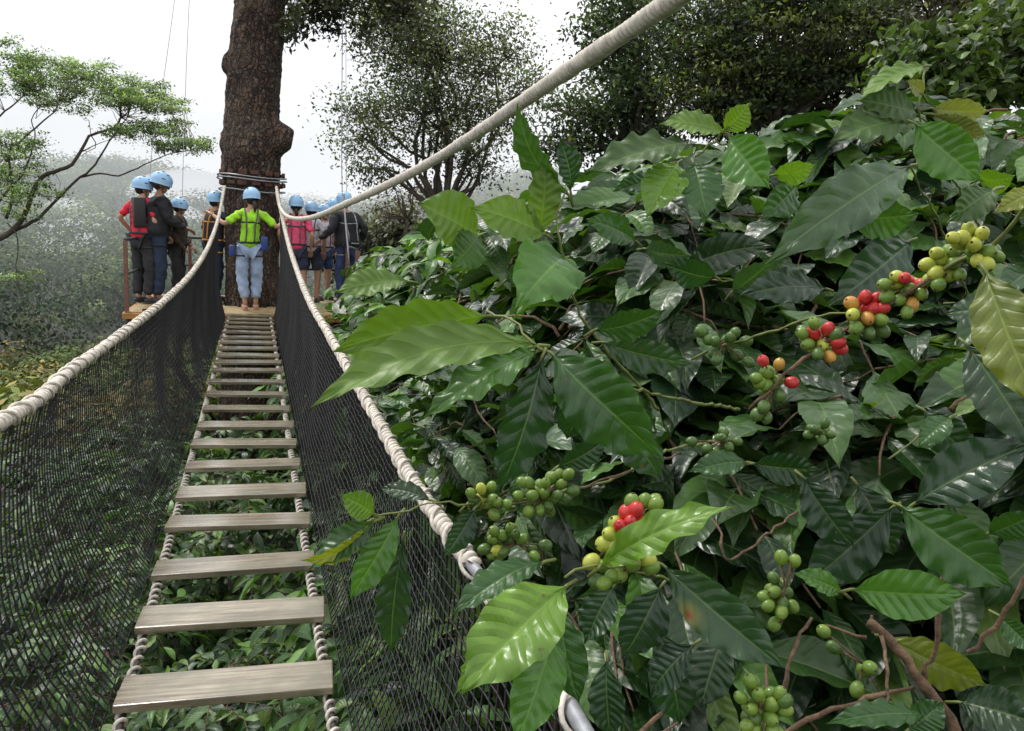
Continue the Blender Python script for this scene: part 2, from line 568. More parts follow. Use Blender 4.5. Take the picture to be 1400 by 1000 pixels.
def quad_foliage(name, centres, radii, per, L, cols, parent, up=.6, flat=1.0, mat='treeleaf', aspect=.45, shade=True, shell=False):
    """leaf clumps round each centre"""
    C = np.repeat(centres, per, axis=0)
    rad = np.repeat(np.broadcast_to(radii, (len(centres),)), per)
    n = len(C)
    off = rng.normal(size=(n, 3))
    if shell:
        off = unit(off) * rng.uniform(.55, 1.05, (n, 1)) * 1.6
    off *= rad[:, None] * .5
    off[:, 2] *= flat
    if hasattr(L, '__len__'): L = np.repeat(L, per)
    P = C + off
    N = rand_dirs(n, up)
    if shell: N = unit(unit(off) + rng.normal(0, .22, (n, 3)) + np.array([0, 0, .25]))
    D = unit(np.cross(N, rand_dirs(n)))
    D[:, 2] -= .25 if not shell else 0; D = unit(D)
    S = unit(np.cross(N, D))
    Ls = L * rng.uniform(.6, 1.35, n)
    V, Fq = rhombs(P, D, S, Ls, Ls * aspect)
    base = np.array(cols)[rng.integers(0, len(cols), len(centres))]
    base = base * rng.uniform(.5, 1.5, (len(centres), 1))
    t = np.repeat(base, per, axis=0)
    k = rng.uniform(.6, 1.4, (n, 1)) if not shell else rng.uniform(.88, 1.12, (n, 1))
    if shade:  # top light painted into the tint: clump tops lighter, undersides darker
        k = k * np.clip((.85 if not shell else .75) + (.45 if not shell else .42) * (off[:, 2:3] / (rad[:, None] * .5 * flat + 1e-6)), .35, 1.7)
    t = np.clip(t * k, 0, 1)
    return mesh_obj(name, V, Fq, M[mat], parent, smooth=False, tint=np.repeat(t, 4, axis=0))


# far forest on the hill (nobody could count it)
def hill_forest():
    n = 2100
    r = 42 + 190 * rng.random(n) ** .8
    az = np.radians(rng.uniform(-46, 20, n))
    x, y = r * np.sin(az), r * np.cos(az)
    z = zg(x, y)
    rad = rng.uniform(1.8, 5.2, n) * (.75 + r / 300)
    cen = np.stack([x, y, z + rad * .8], 1)
    cols = [(.05, .09, .035), (.07, .12, .04), (.11, .15, .05), (.028, .055, .028), (.10, .12, .05), (.16, .20, .07), (.04, .07, .035)]
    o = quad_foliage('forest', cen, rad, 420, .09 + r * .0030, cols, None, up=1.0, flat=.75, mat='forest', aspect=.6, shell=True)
    tag(o, 'misty green forest covering the hillside across the valley', 'forest', kind='stuff')
    n = 800
    r = rng.uniform(15, 44, n); az = np.radians(rng.uniform(-46, -1, n))
    x, y = r * np.sin(az), r * np.cos(az)
    rad = rng.uniform(.7, 1.5, n)
    cen = np.stack([x, y, zg(x, y) + rad * .7], 1)
    cols = [(.13, .16, .05), (.10, .14, .04), (.17, .18, .06), (.07, .11, .035), (.19, .16, .06), (.06, .09, .03)]
    o = quad_foliage('undergrowth', cen, rad, 260, .22, cols, None, up=.8, flat=.8, mat='forest', aspect=.5, shell=True)
    tag(o, 'olive and yellow-green scrub on the slope below the bridge', 'scrub', kind='stuff')


hill_forest()


# haze: homogeneous mist volumes (absorb; emission stands in for scattered daylight)
def mist_mat(name, sig, col):
    m = bpy.data.materials.new(name); m.use_nodes = True
    t = m.node_tree; t.nodes.clear()
    out = t.nodes.new('ShaderNodeOutputMaterial')
    ab = t.nodes.new('ShaderNodeVolumeAbsorption'); ab.inputs[0].default_value = (0, 0, 0, 1); ab.inputs[1].default_value = sig
    em = t.nodes.new('ShaderNodeEmission'); em.inputs[0].default_value = (*col, 1); em.inputs[1].default_value = sig
    ad = t.nodes.new('ShaderNodeAddShader')
    t.links.new(ab.outputs[0], ad.inputs[0]); t.links.new(em.outputs[0], ad.inputs[1])
    t.links.new(ad.outputs[0], out.inputs['Volume'])
    return m


M['haze'] = mist_mat('valley_haze', .0046, (.78, .81, .84))
mb = MB()
mb.box((-45, 150, 3), (330, 220, 44), 0)
o = mb.build('haze', M['haze'], smooth=False)
tag(o, 'pale haze hanging over the wooded hill', 'haze', kind='stuff')
M['mist'] = mist_mat('mist_wisps', .26, (.84, .86, .89))
mb = MB()
for (px, py, d, rx, ry, rz) in [(100, 400, 74, 4.0, 4, 2.6), (75, 370, 78, 3.0, 4, 3.2), (88, 385, 84, 5.5, 5, 3.6), (60, 360, 86, 2.5, 3, 4.5), (118, 372, 80, 2.2, 3, 4.0), (150, 395, 76, 1.6, 3, 2.6), (180, 345, 95, 2.6, 3, 3), (50, 300, 120, 6, 5, 2), (110, 345, 92, 4.5, 5, 4.0), (70, 415, 80, 4.5, 4, 2.4), (140, 318, 100, 4.5, 5, 2.6), (128, 405, 78, 3.2, 4, 2.4),
                                (30, 425, 88, 4, 4, 1.6), (230, 320, 110, 6, 6, 4.5), (262, 280, 140, 11, 9, 6), (95, 300, 115, 4, 5, 3)]:
    mb.sphere(at(px, py, d), (rx, ry, rz), 32)
o = mb.build('mist', M['mist'])
tag(o, 'white wisp of mist drifting up the wooded hillside', 'mist', kind='stuff')
M['cloud'] = mist_mat('ridge_cloud', .018, (1.12, 1.12, 1.13))
mb = MB()
for (px, py, d, rx, ry, rz) in [(20, 165, 215, 40, 20, 9), (250, 215, 200, 34, 18, 11), (330, 240, 190, 30, 18, 12), (150, 190, 225, 30, 14, 8), (450, 262, 180, 34, 18, 10), (560, 270, 170, 30, 18, 9)]:
    mb.sphere(at(px, py, d), (rx, ry, rz), 32)
o = mb.build('cloud', M['cloud'])
tag(o, 'low white cloud lying along the top of the ridge', 'cloud', kind='stuff')


# ------------------------------------------------------------------ trees made of limbs and leaf clumps
def limb_path(a, b, wob=.12, sag=0.0, step=.3):
    a, b = np.asarray(a, float), np.asarray(b, float)
    L = np.linalg.norm(b - a)
    c = [a]
    for t in (.33, .66):
        c.append(a + (b - a) * t + rng.normal(0, wob * L * .35, 3) + np.array([0, 0, sag * L * math.sin(math.pi * t)]))
    c.append(b)
    return spline(c, max(step, L / 8))


def make_tree(name, label, cat, base, fork, crowns, nclump, per, L, cols, r0=.2, group=None, up=.6, flat=.8, clump_r=.5,
              nhub=6, shell=.35, aspect=.45, leafy=False):
    """base, fork: world points; crowns: [(centre, (rx,ry,rz)), ...]"""
    t = empty(name, tuple(base), label, cat, group)
    mb = MB()
    P = limb_path(base, fork, .04, step=.4)
    mb.tube(P, np.linspace(r0, r0 * .62, len(P)), 10)
    cl, cr = [], []
    vol = np.array([c[1][0] * c[1][1] * c[1][2] for c in crowns]) ** .7
    cnt = np.maximum(2, (nclump * vol / vol.sum()).astype(int))
    for (c, rad), k in zip(crowns, cnt):
        c = np.asarray(c, float)
        d = unit(rng.normal(size=(k, 3))) * (shell + (1 - shell) * rng.random((k, 1)) ** .45)
        pts = c + d * np.array(rad)
        nh = max(1, min(nhub, k // 4))
        hubs = c + unit(rng.normal(size=(nh, 3))) * np.array(rad) * .38
        for h in hubs:
            Q = limb_path(fork, h, .26, .05)
            mb.tube(Q, np.linspace(r0 * .5, r0 * .2, len(Q)), 7)
        for p in pts:
            h = hubs[np.argmin(np.linalg.norm(hubs - p, axis=1))]
            Q = limb_path(h, p, .2)
            mb.tube(Q, np.linspace(r0 * .13, r0 * .03, len(Q)), 4, cap=False)
        cl.append(pts)
    mb.build('trunk', M['limb'], t)
    cl = np.vstack(cl)
    if leafy:
        C_ = np.repeat(cl, per, axis=0); n = len(C_)
        P = C_ + rng.normal(0, clump_r * .5, (n, 3))
        N = rand_dirs(n, 1.2); D = unit(np.cross(N, rand_dirs(n))); D[:, 2] -= .4; D = unit(D)
        Ls = L * rng.uniform(.6, 1.3, n)
        V, Fq, UV, k = leaf_batch(P, D, N, Ls, Ls * aspect, rng.uniform(.2, 1.4, n), rng.uniform(0, .6, n), .015, rng.normal(0, .04, n), 7, 4, nwave=2)
        tt_ = np.array(cols)[rng.integers(0, len(cols), n)] * rng.uniform(.7, 1.3, (n, 1))
        mesh_obj('crown', V, Fq, M['leaf_far'], t, uv=UV, tint=np.repeat(tt_, k, 0))
        return t
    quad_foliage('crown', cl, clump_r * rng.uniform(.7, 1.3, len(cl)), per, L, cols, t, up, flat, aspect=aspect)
    return t


def groundpt(px, d):
    p = at(px, 300, d)
    return np.array([p[0], p[1], float(zg(p[0], p[1]))])


dark = [(.022, .035, .014), (.03, .045, .018), (.04, .055, .022), (.018, .028, .014), (.055, .07, .03)]
# leafy tree in the middle
D1 = 17.0
sc = D1 / F
make_tree('leafy_tree', 'tall small-leaved tree with several stems, sky showing through its crown, right of the big trunk', 'tree',
          groundpt(612, D1), at(606, 300, D1),
          [(at(600, 150, D1), (95 * sc, 1.3, 75 * sc)), (at(590, 60, D1), (112 * sc, 1.4, 68 * sc)), (at(500, 170, D1), (45 * sc, .8, 55 * sc)),
           (at(690, 110, D1), (48 * sc, .9, 85 * sc)), (at(560, 20, D1), (70 * sc, 1.2, 40 * sc)), (at(515, 235, D1), (40 * sc, .6, 20 * sc)), (at(650, 225, D1), (40 * sc, .7, 22 * sc))],
          400, 76, .085, [(.11, .14, .065), (.15, .18, .085), (.08, .10, .05), (.20, .22, .11), (.06, .08, .045)], r0=.10, clump_r=.52, shell=.15, nhub=3)
D2 = 13.5
sc = D2 / F
make_tree('dark_tree', 'dark spreading tree behind the thick white rope, ragged lower left edge', 'tree',
          groundpt(900, D2), at(880, 250, D2),
          [(at(850, 60, D2), (62 * sc, 1.2, 55 * sc)), (at(860, 130, D2), (78 * sc, 1.2, 55 * sc)), (at(800, 160, D2), (66 * sc, .9, 32 * sc)), (at(860, 190, D2), (90 * sc, .9, 30 * sc)), (at(770, 200, D2), (45 * sc, .7, 22 * sc)), (at(870, 10, D2), (85 * sc, 1.2, 35 * sc)),
           (at(920, 90, D2), (60 * sc, 1.0, 80 * sc))],
          300, 52, .10, [(.05, .08, .035), (.07, .105, .045), (.035, .055, .03), (.11, .15, .06)], r0=.10, clump_r=.38, shell=.2)
D3 = 11.0
sc = D3 / F
make_tree('dense_tree', 'dense dark evergreen tree with layers of yellow-green new leaves', 'tree',
          groundpt(1060, D3), at(1060, 180, D3),
          [(at(1060, 70, D3), (140 * sc, 1.3, 85 * sc)), (at(1000, 120, D3), (85 * sc, 1.0, 50 * sc)), (at(1120, 40, D3), (95 * sc, 1.0, 55 * sc)), (at(1050, 5, D3), (90 * sc, 1.0, 32 * sc)),
           (at(960, 60, D3), (45 * sc, .8, 45 * sc)), (at(1110, 120, D3), (90 * sc, .9, 40 * sc)), (at(1010, 165, D3), (80 * sc, .8, 30 * sc)), (at(1180, 110, D3), (40 * sc, .8, 30 * sc)), (at(1190, 90, D3), (50 * sc, .8, 26 * sc))],
          470, 90, .075, [(.05, .075, .022), (.03, .045, .018), (.13, .155, .035), (.022, .032, .014), (.08, .10, .028), (.035, .055, .02)], r0=.12, clump_r=.34, flat=.36, shell=.5)
D4 = 16.0
sc = D4 / F
make_tree('brown_tree', 'thin brownish tree at the top right corner behind the others', 'tree',
          groundpt(1290, D4), at(1290, 160, D4),
          [(at(1270, 30, D4), (95 * sc, 1.2, 45 * sc)), (at(1350, 20, D4), (80 * sc, 1.2, 50 * sc)), (at(1200, 0, D4), (70 * sc, 1.0, 22 * sc))],
          150, 55, .13, [(.10, .10, .06), (.13, .135, .08), (.08, .08, .055)], r0=.2, clump_r=.4)
# bare grey-brown bushes on the right beyond the platform
D6 = 22
sc = D6 / F
make_tree('bare_shrub', 'leafless brown shrub in the mist between the platform and the coffee plants', 'shrub',
          groundpt(560, D6), at(556, 300, D6), [(at(555, 262, D6), (50 * sc, .8, 26 * sc)), (at(520, 292, D6), (26 * sc, .6, 16 * sc))],
          70, 10, .10, [(.12, .09, .07), (.09, .07, .05)], r0=.07, clump_r=.3)
D7 = 26
sc = D7 / F
make_tree('misty_bush', 'grey-green bush fading into mist at the right end of the platform', 'bush',
          groundpt(520, D7), at(520, 400, D7), [(at(515, 350, D7), (60 * sc, 1, 45 * sc)), (at(545, 320, D7), (40 * sc, 1, 30 * sc))],
          50, 110, .22, [(.15, .16, .12), (.12, .13, .10)], r0=.07, clump_r=.7)


# feathery flat-topped tree on the left
def feathery():
    D = 15.0
    sc = D / F
    base = groundpt(-150, D)
    t = empty('flat_topped_tree', tuple(base), 'feathery flat-topped tree with bare crooked limbs reaching in from the left', 'tree')
    LP = []

    def limb(pts, r, sides=8):
        mb = MB()
        P = spline([at(*p) for p in pts], .12)
        P = P + rng.normal(0, .006, P.shape)
        mb.tube(P, .75 * np.linspace(r[0], r[1], len(P)), sides)
        mb.build('limb', M['limb'], t); LP.append(P)
    mb = MB()
    mb.tube(spline([base, at(-150, 520, D), at(-120, 400, D), at(-60, 345, D)], .3), [x for x in np.linspace(.22, .14, len(spline([base, at(-150, 520, D), at(-120, 400, D), at(-60, 345, D)], .3)))], 10)
    mb.build('trunk', M['limb'], t)
    limb([(-60, 345, 15), (0, 325, 15), (30, 300, 15), (55, 245, 15), (95, 228, 15), (112, 205, 15), (125, 185, 15), (160, 172, 15.1), (165, 145, 15.2)], (.085, .02))
    limb([(-10, 328, 15), (50, 300, 15.2), (100, 250, 15.3), (125, 232, 15.3), (148, 196, 15.4), (175, 160, 15.5)], (.05, .012))
    limb([(110, 243, 15.3), (140, 237, 15.4), (165, 240, 15.4), (220, 215, 15.6), (262, 205, 15.7)], (.025, .008), 6)
    limb([(8, 300, 15), (18, 262, 15), (12, 215, 14.8), (15, 205, 14.8), (45, 178, 14.8), (72, 155, 14.7), (82, 138, 14.7)], (.045, .012))
    limb([(-20, 300, 14.8), (10, 262, 14.7), (30, 240, 14.7), (48, 190, 14.7), (42, 165, 14.8), (52, 150, 14.8)], (.035, .01), 6)
    limb([(-40, 190, 14.5), (0, 158, 14.6), (30, 133, 14.6), (40, 120, 14.6)], (.03, .012), 6)
    limb([(108, 210, 15), (128, 200, 15.1), (148, 192, 15.2)], (.018, .006), 5)
    limb([(125, 186, 15), (132, 200, 15), (112, 213, 15)], (.014, .006), 5)
    limb([(10, 305, 14.9), (25, 330, 14.9), (22, 380, 14.9), (35, 410, 14.9), (60, 430, 14.9), (75, 455, 15), (95, 462, 15)], (.016, .006), 5)
    limb([(60, 430, 14.9), (50, 440, 14.9), (25, 400, 14.9)], (.012, .006), 5)
    # foliage pads: (px,py,half width px, half height px, number of clumps)
    pads = [(20, 82, 40, 12, 26), (15, 115, 45, 16, 40), (60, 95, 45, 14, 34), (70, 118, 45, 12, 34), (112, 100, 36, 13, 36), (60, 135, 34, 7, 16), (150, 118, 36, 14, 42), (160, 138, 30, 9, 24), (200, 128, 30, 13, 36), (215, 145, 22, 9, 22),
            (245, 145, 12, 9, 8), (165, 184, 22, 9, 20), (195, 172, 26, 8, 16), (225, 178, 26, 9, 16), (230, 198, 24, 8, 14), (265, 200, 26, 9, 20), (250, 168, 14, 6, 6), (25, 196, 30, 14, 26), (5, 205, 20, 24, 20), (30, 235, 34, 22, 26), (5, 250, 28, 18, 20), (90, 148, 40, 6, 10),
            (10, 56, 12, 5, 5), (50, 270, 40, 10, 14), (20, 385, 30, 12, 10), (25, 290, 30, 10, 10)]
    cen, rad = [], []
    for (px, py, hw, hh, k) in pads:
        for _ in range(int(k * 1.3)):
            cen.append(at(px + rng.uniform(-1, 1) * hw, py + rng.uniform(-1, 1) * hh, 15 + rng.normal(0, .5)))
            rad.append(rng.uniform(.14, .26))
    cen = np.array(cen)
    mb = MB()
    LP = np.vstack(LP)
    for c in cen[::2]:
        dd = np.linalg.norm(LP - c, axis=1)
        if dd.min() > 1.1: continue
        Q = limb_path(LP[np.argmin(dd)], c, .25)
        mb.tube(Q, np.linspace(.007, .003, len(Q)), 4, cap=False)
    o = mb.build('twigs', M['limb'], t); o['kind'] = 'stuff'
    quad_foliage('crown', cen, np.array(rad), 46, .060, [(.17, .26, .10), (.21, .31, .11), (.12, .19, .08), (.26, .35, .14), (.14, .20, .10)], t, up=1.6, flat=.38, aspect=.42)


feathery()


# ------------------------------------------------------------------ the big trunk
def big_trunk():
    DT = 12.4
    ys = [-120, -50, 0, 40, 75, 95, 130, 165, 190, 210, 235, 260, 300, 360, 430, 520, 640, 760]
    xl = [324, 322, 320, 318, 316, 313, 309, 307, 306, 305, 304, 305, 306, 307, 306, 300, 295, 285]
    xr = [396, 393, 391, 389, 387, 386, 385, 385, 386, 388, 387, 385, 383, 381, 383, 390, 396, 408]
    n = 220; sides = 72
    yy = np.linspace(ys[0], ys[-1], n)
    L = np.interp(yy, ys, xl); Rr = np.interp(yy, ys, xr)
    C = np.array([at((a + b) / 2, y, DT) for a, b, y in zip(L, Rr, yy)])
    rad = (Rr - L) / 2 * DT / F * .91
    a = np.linspace(0, 2 * math.pi, sides, endpoint=False)
    A, Zi = np.meshgrid(a, np.arange(n))
    rr = rad[:, None] * (1 + .05 * np.sin(3 * A + Zi * .05) + .03 * np.sin(7 * A - Zi * .12) + .02 * np.sin(17 * A + .3 * Zi) + .012 * rng.normal(size=A.shape))
    # burls: direction angle is measured in camera right / forward axes
    rx = np.array([RX[0], RX[1], 0]); rx /= np.linalg.norm(rx)
    fy = np.array([-rx[1], rx[0], 0])
    V = C[:, None, :] + rr[..., None] * (np.cos(A)[..., None] * rx + np.sin(A)[..., None] * fy)
    for (px, py, ang, amp, sa, sz) in [(400, 188, -.25, .27, .38, 20), (303, 90, math.pi + .2, .12, .4, 14), (306, 118, math.pi, .03, .5, 22), (352, 200, -1.5, .07, .5, 30), (330, 60, -2.2, .05, .4, 30), (304, 195, math.pi, .05, .5, 14), (372, 120, -.9, .05, .4, 26)]:
        da = np.abs((A - ang + math.pi) % (2 * math.pi) - math.pi)
        b = amp * np.exp(-(da / sa) ** 2) * np.exp(-((yy[:, None] - py) / sz) ** 4)
        V = V + (b * (1 + .15 * np.sin(9 * A + Zi * .4)))[..., None] * (np.cos(A)[..., None] * rx + np.sin(A)[..., None] * fy)
    Vf = V.reshape(-1, 3)
    i = np.arange(n - 1)[:, None] * sides; j = np.arange(sides)[None]; j2 = (j + 1) % sides
    Fq = np.stack([i + j, i + j2, i + sides + j2, i + sides + j], -1).reshape(-1, 4)
    base = C[-1]
    t = empty('platform_tree', tuple(base), 'massive rough brown tree trunk with burls rising through the platform', 'tree')
    mesh_obj('trunk', Vf, Fq[:, ::-1].copy(), M['bark'], t)
    # reddish slats strapped round it
    redw = simple('red_wood', (.10, .042, .030), .8, .4, 12)
    for py, dz, w in ((238, .0, .02), (252, .0, .0)):
        c = at(345, py, DT)
        for k in range(16):
            an = 2 * math.pi * k / 16 + rng.uniform(-.05, .05)
            p = c + (.47 + rng.uniform(0, .01)) * (math.cos(an) * rx + math.sin(an) * fy)
            ang = math.atan2(fy[1] * math.cos(an) - rx[1] * math.sin(an), fy[0] * math.cos(an) - rx[0] * math.sin(an))
            mb = MB(); mb.box(p, (rng.uniform(.09, .14), .02, .05 + rng.uniform(0, .035)), ang, bev=.004)
            mb.build('wooden_block', redw, t)
    mb = MB()
    for py, r_ in ((247, .51), (243, .505), (262, .485)):
        c = at(345, py, DT)
        an = np.linspace(0, 2 * math.pi, 60)
        P = c + r_ * (np.cos(an)[:, None] * rx + np.sin(an)[:, None] * fy)
        P[:, 2] += .02 * np.sin(an * 2)
        mb.tube(P, .012, 6)
    mb.build('support_cable', M['steel'], t)
    # leaves hanging from a high branch
    mb = MB()
    pts = [at(380, -90, DT), at(430, -60, DT - .2), at(500, -45, DT - .4), at(560, -40, DT - .4)]
    P = spline(pts, .2); mb.tube(P, np.linspace(.07, .02, len(P)), 8)
    cen = []
    for (px, py, hw, hh, k) in [(405, 5, 16, 30, 18), (400, 45, 10, 18, 8), (440, -5, 26, 16, 20), (447, 30, 16, 16, 10), (480, -5, 22, 14, 16), (500, 30, 8, 18, 4), (520, -10, 24, 16, 22), (545, 12, 18, 14, 14), (425, -40, 40, 20, 20), (570, 0, 20, 10, 10)]:
        for _ in range(k):
            cen.append(at(px + rng.uniform(-1, 1) * hw, py + rng.uniform(-1, 1) * hh, DT - .3 + rng.normal(0, .3)))
    cen = np.array(cen)
    for c in cen[::2]:
        a_ = P[np.argmin(np.linalg.norm(P - c, axis=1))]
        Q = limb_path(a_, c, .15); mb.tube(Q, np.linspace(.008, .003, len(Q)), 4, cap=False)
    mb.build('branch', M['limb'], t)
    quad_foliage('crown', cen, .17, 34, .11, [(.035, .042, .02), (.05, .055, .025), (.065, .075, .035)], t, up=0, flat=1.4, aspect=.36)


big_trunk()


# ------------------------------------------------------------------ suspension bridge
PL0 = on_z(313, 930)[1]
PLAT_Y = on_z(342, 429)[1]


def build_bridge():
    t = empty('rope_bridge', (0, PLAT_Y / 2, 0), 'narrow suspended rope bridge with spaced wooden planks and black net sides', 'footbridge')
    # planks
    rows = [(313, 930), (320, 834), (323, 767), (328.5, 710), (332, 668), (334, 632), (335, 604), (337, 578), (338, 556), (338, 537), (338.5, 520), (339.5, 505)]
    pts_ = [on_z(*q) for q in rows]
    step = .409
    ys_ = [pts_[0][1] - .82, pts_[0][1] - .41] + [p[1] for p in pts_]
    xs_ = [pts_[0][0], pts_[0][0]] + [p[0] for p in pts_]
    st_ = (PLAT_Y - .13 - ys_[-1]) / round((PLAT_Y - .13 - ys_[-1]) / step)
    while ys_[-1] < PLAT_Y - .2:
        ys_.append(ys_[-1] + st_); xs_.append(xs_[-1] * .8)
    for k, y in enumerate(ys_):
        mb = MB()
        ln = .578 + rng.uniform(-.012, .012)
        mb.box((0, 0, 0), (ln, .150 + rng.uniform(-.006, .006), .024), 0, bev=.004)
        o = mb.build('plank', M['plank'], t, smooth=False, loc=(0.0, 0, 0))
        cx = xs_[k]
        o.location = (cx, y - PLAT_Y / 2, -.014 + rng.uniform(-.004, .004))
        o.rotation_euler = (R(rng.uniform(-2.5, 2.5)), R(rng.uniform(-.8, .8)), R(-3.5 + rng.uniform(-1.2, 1.2)))
        # dark cable ties through the plank
    # ropes under the plank ends
    for sx in (-1, 1):
        P = spline([(sx * .268, -.8, -.042), (sx * .268, 3, -.046), (sx * .268, 7, -.046), (sx * .268, PLAT_Y + .1, -.04)], .03)
        V, Fq = tube(P, .0085, 8, False)
        o = mesh_obj('deck_rope', V, Fq, M['darkcore'], t)
        H = helix(P, .0125, .047, 14, sx, 1.1, 3 + sx)
        V, Fq = tube(H, .0060, 6, False)
        mesh_obj('lashing', V, Fq, M['cord'], o)
    # hand ropes
    right = [(.40, -1.2, .70), (.42, -.1, .66)] + [tuple(at(*p)) for p in
             [(770, 950, 1.1), (640, 765, 1.5), (560, 650, 2.0), (500, 545, 2.75), (450, 458, 4.0), (418, 400, 5.6), (395, 335, 8.2), (383, 283, 10.4), (378, 256, 11.6)]]
    left = [(-.62, -1.0, 1.0), (-.60, .4, .90)] + [tuple(at(*p)) for p in
            [(0, 578, 1.8), (100, 505, 2.6), (180, 447, 3.7), (230, 407, 5.0), (265, 370, 6.6), (286, 335, 8.4), (299, 297, 10.2), (307, 255, 11.5)]]
    gaps = {1: [(640, 792, 'x'), (772, 970, 'x')]}
    for sx, ctrl in ((-1, left), (1, right)):
        P = spline(ctrl, .02)
        V, Fq = tube(P, .0115 if sx > 0 else .0095, 10, False)
        o = mesh_obj('handrail_rope', V, Fq, M['core' if sx > 0 else 'darkcore'], t)
        H = helix(P, .0102, .0262, 14, 0, .4, 5 + sx)
        V, Fq = tube(H, .0080, 7, False)
        # bare stretches where the lashing has slipped
        if sx == 1:
            px, py, d = proj(H)
            bare = ((py > 772) & (py < 806)) | ((py > 962) & (py < 1012))
            keep = ~bare
            sides = 7
            fk = keep[:-1] & keep[1:]
            Fq = Fq.reshape(-1, sides, 4)[fk].reshape(-1, 4)
        mesh_obj('lashing', V, Fq, M['cord'], o)
        # second, looser cord that ties the net to the rope
        H2 = helix(P[::1], .0195, .118, 16, 1.0, .6, 9 + sx)
        V, Fq = tube(H2, .0042, 5, False)
        mesh_obj('net_tie', V, Fq, M['cord'], o)
        # net
        n_al, n_ac = 370, 27
        ys = np.linspace(-.9, PLAT_Y, n_al)
        order = np.argsort(P[:, 1])
        T = np.stack([np.interp(ys, P[order, 1], P[order, q]) for q in range(3)], 1)
        Bt = np.stack([np.full(n_al, sx * .315), ys, np.full(n_al, -.05)], 1)
        T[:, 2] -= .012
        s = np.linspace(0, 1, n_ac)
        s = s[None, :, None]
        G = T[:, None, :] * (1 - s) + Bt[:, None, :] * s
        bulge = (.07 if sx < 0 else .05) * np.sin(math.pi * s[..., 0]) ** .8
        yy = ys[:, None]
        wav = .006 * np.sin(yy * 2.3 + 1.2) * np.sin(math.pi * s[..., 0]) + .004 * np.sin(yy * 5.7 + 6 * s[..., 0]) * np.sin(math.pi * s[..., 0])
        G[..., 0] += sx * (bulge + wav)
        G[..., 1] += .035 * np.sin(yy * 1.7 + 3 * s[..., 0]) * np.sin(math.pi * s[..., 0]) + rng.normal(0, .0026, G.shape[:2])
        G[..., 2] += -.04 * np.sin(math.pi * s[..., 0]) + rng.normal(0, .0026, G.shape[:2]) - .012 * np.abs(np.sin(yy * 13)) * (1 - s[..., 0]) ** 3
        # short scallops at the top row
        VV, FF, base = [], [], 0
        for arr in (G, np.swapaxes(G, 0, 1)):
            n, m = arr.shape[:2]
            Tn = unit(np.gradient(arr, axis=1))
            Nn = np.zeros_like(arr); Nn[..., 0] = 1.0
            Nn = unit(Nn - Tn * (Nn * Tn).sum(-1, keepdims=True))
            Bn = np.cross(Tn, Nn)
            r_ = .0026
            ring = np.stack([arr + r_ * Nn, arr + r_ * (-.5 * Nn + .87 * Bn), arr + r_ * (-.5 * Nn - .87 * Bn)], 2)
            VV.append(ring.reshape(-1, 3))
            ii = np.arange(n)[:, None, None] * (m * 3); jj = np.arange(m - 1)[None, :, None] * 3; kk = np.arange(3)[None, None, :]; k2 = (kk + 1) % 3
            f = np.stack([ii + jj + kk, ii + jj + k2, ii + jj + 3 + k2, ii + jj + 3 + kk], -1).reshape(-1, 4) + base
            FF.append(f); base += n * m * 3
        mesh_obj('side_net', np.vstack(VV), np.vstack(FF), M['net'], t, smooth=False)
    return t


build_bridge()

# thick wrapped rope that climbs over the viewer's right shoulder
P = spline([at(378, 262, 11.5), at(383, 284, 10.3), at(395, 297, 8.4), at(425, 298, 6.2), at(480, 276, 4.5), at(560, 238, 3.4), at(640, 190, 2.75), at(760, 108, 1.95), at(900, 14, 1.42), at(1010, -70, 1.12), at(1200, -230, .85)], .02)
V, Fq = tube(P, .0135, 10, False)
o = mesh_obj('guide_rope', V, Fq, M['ropedark'])
tag(o, 'thick white cord-wrapped rope rising from the trunk to the upper right', 'rope')
H = helix(P, .0130, .0190, 12, 0, .25, 31)
V, Fq = tube(H, .0068, 8, False)
mesh_obj('wrapping', V, Fq, M['rope'], o)


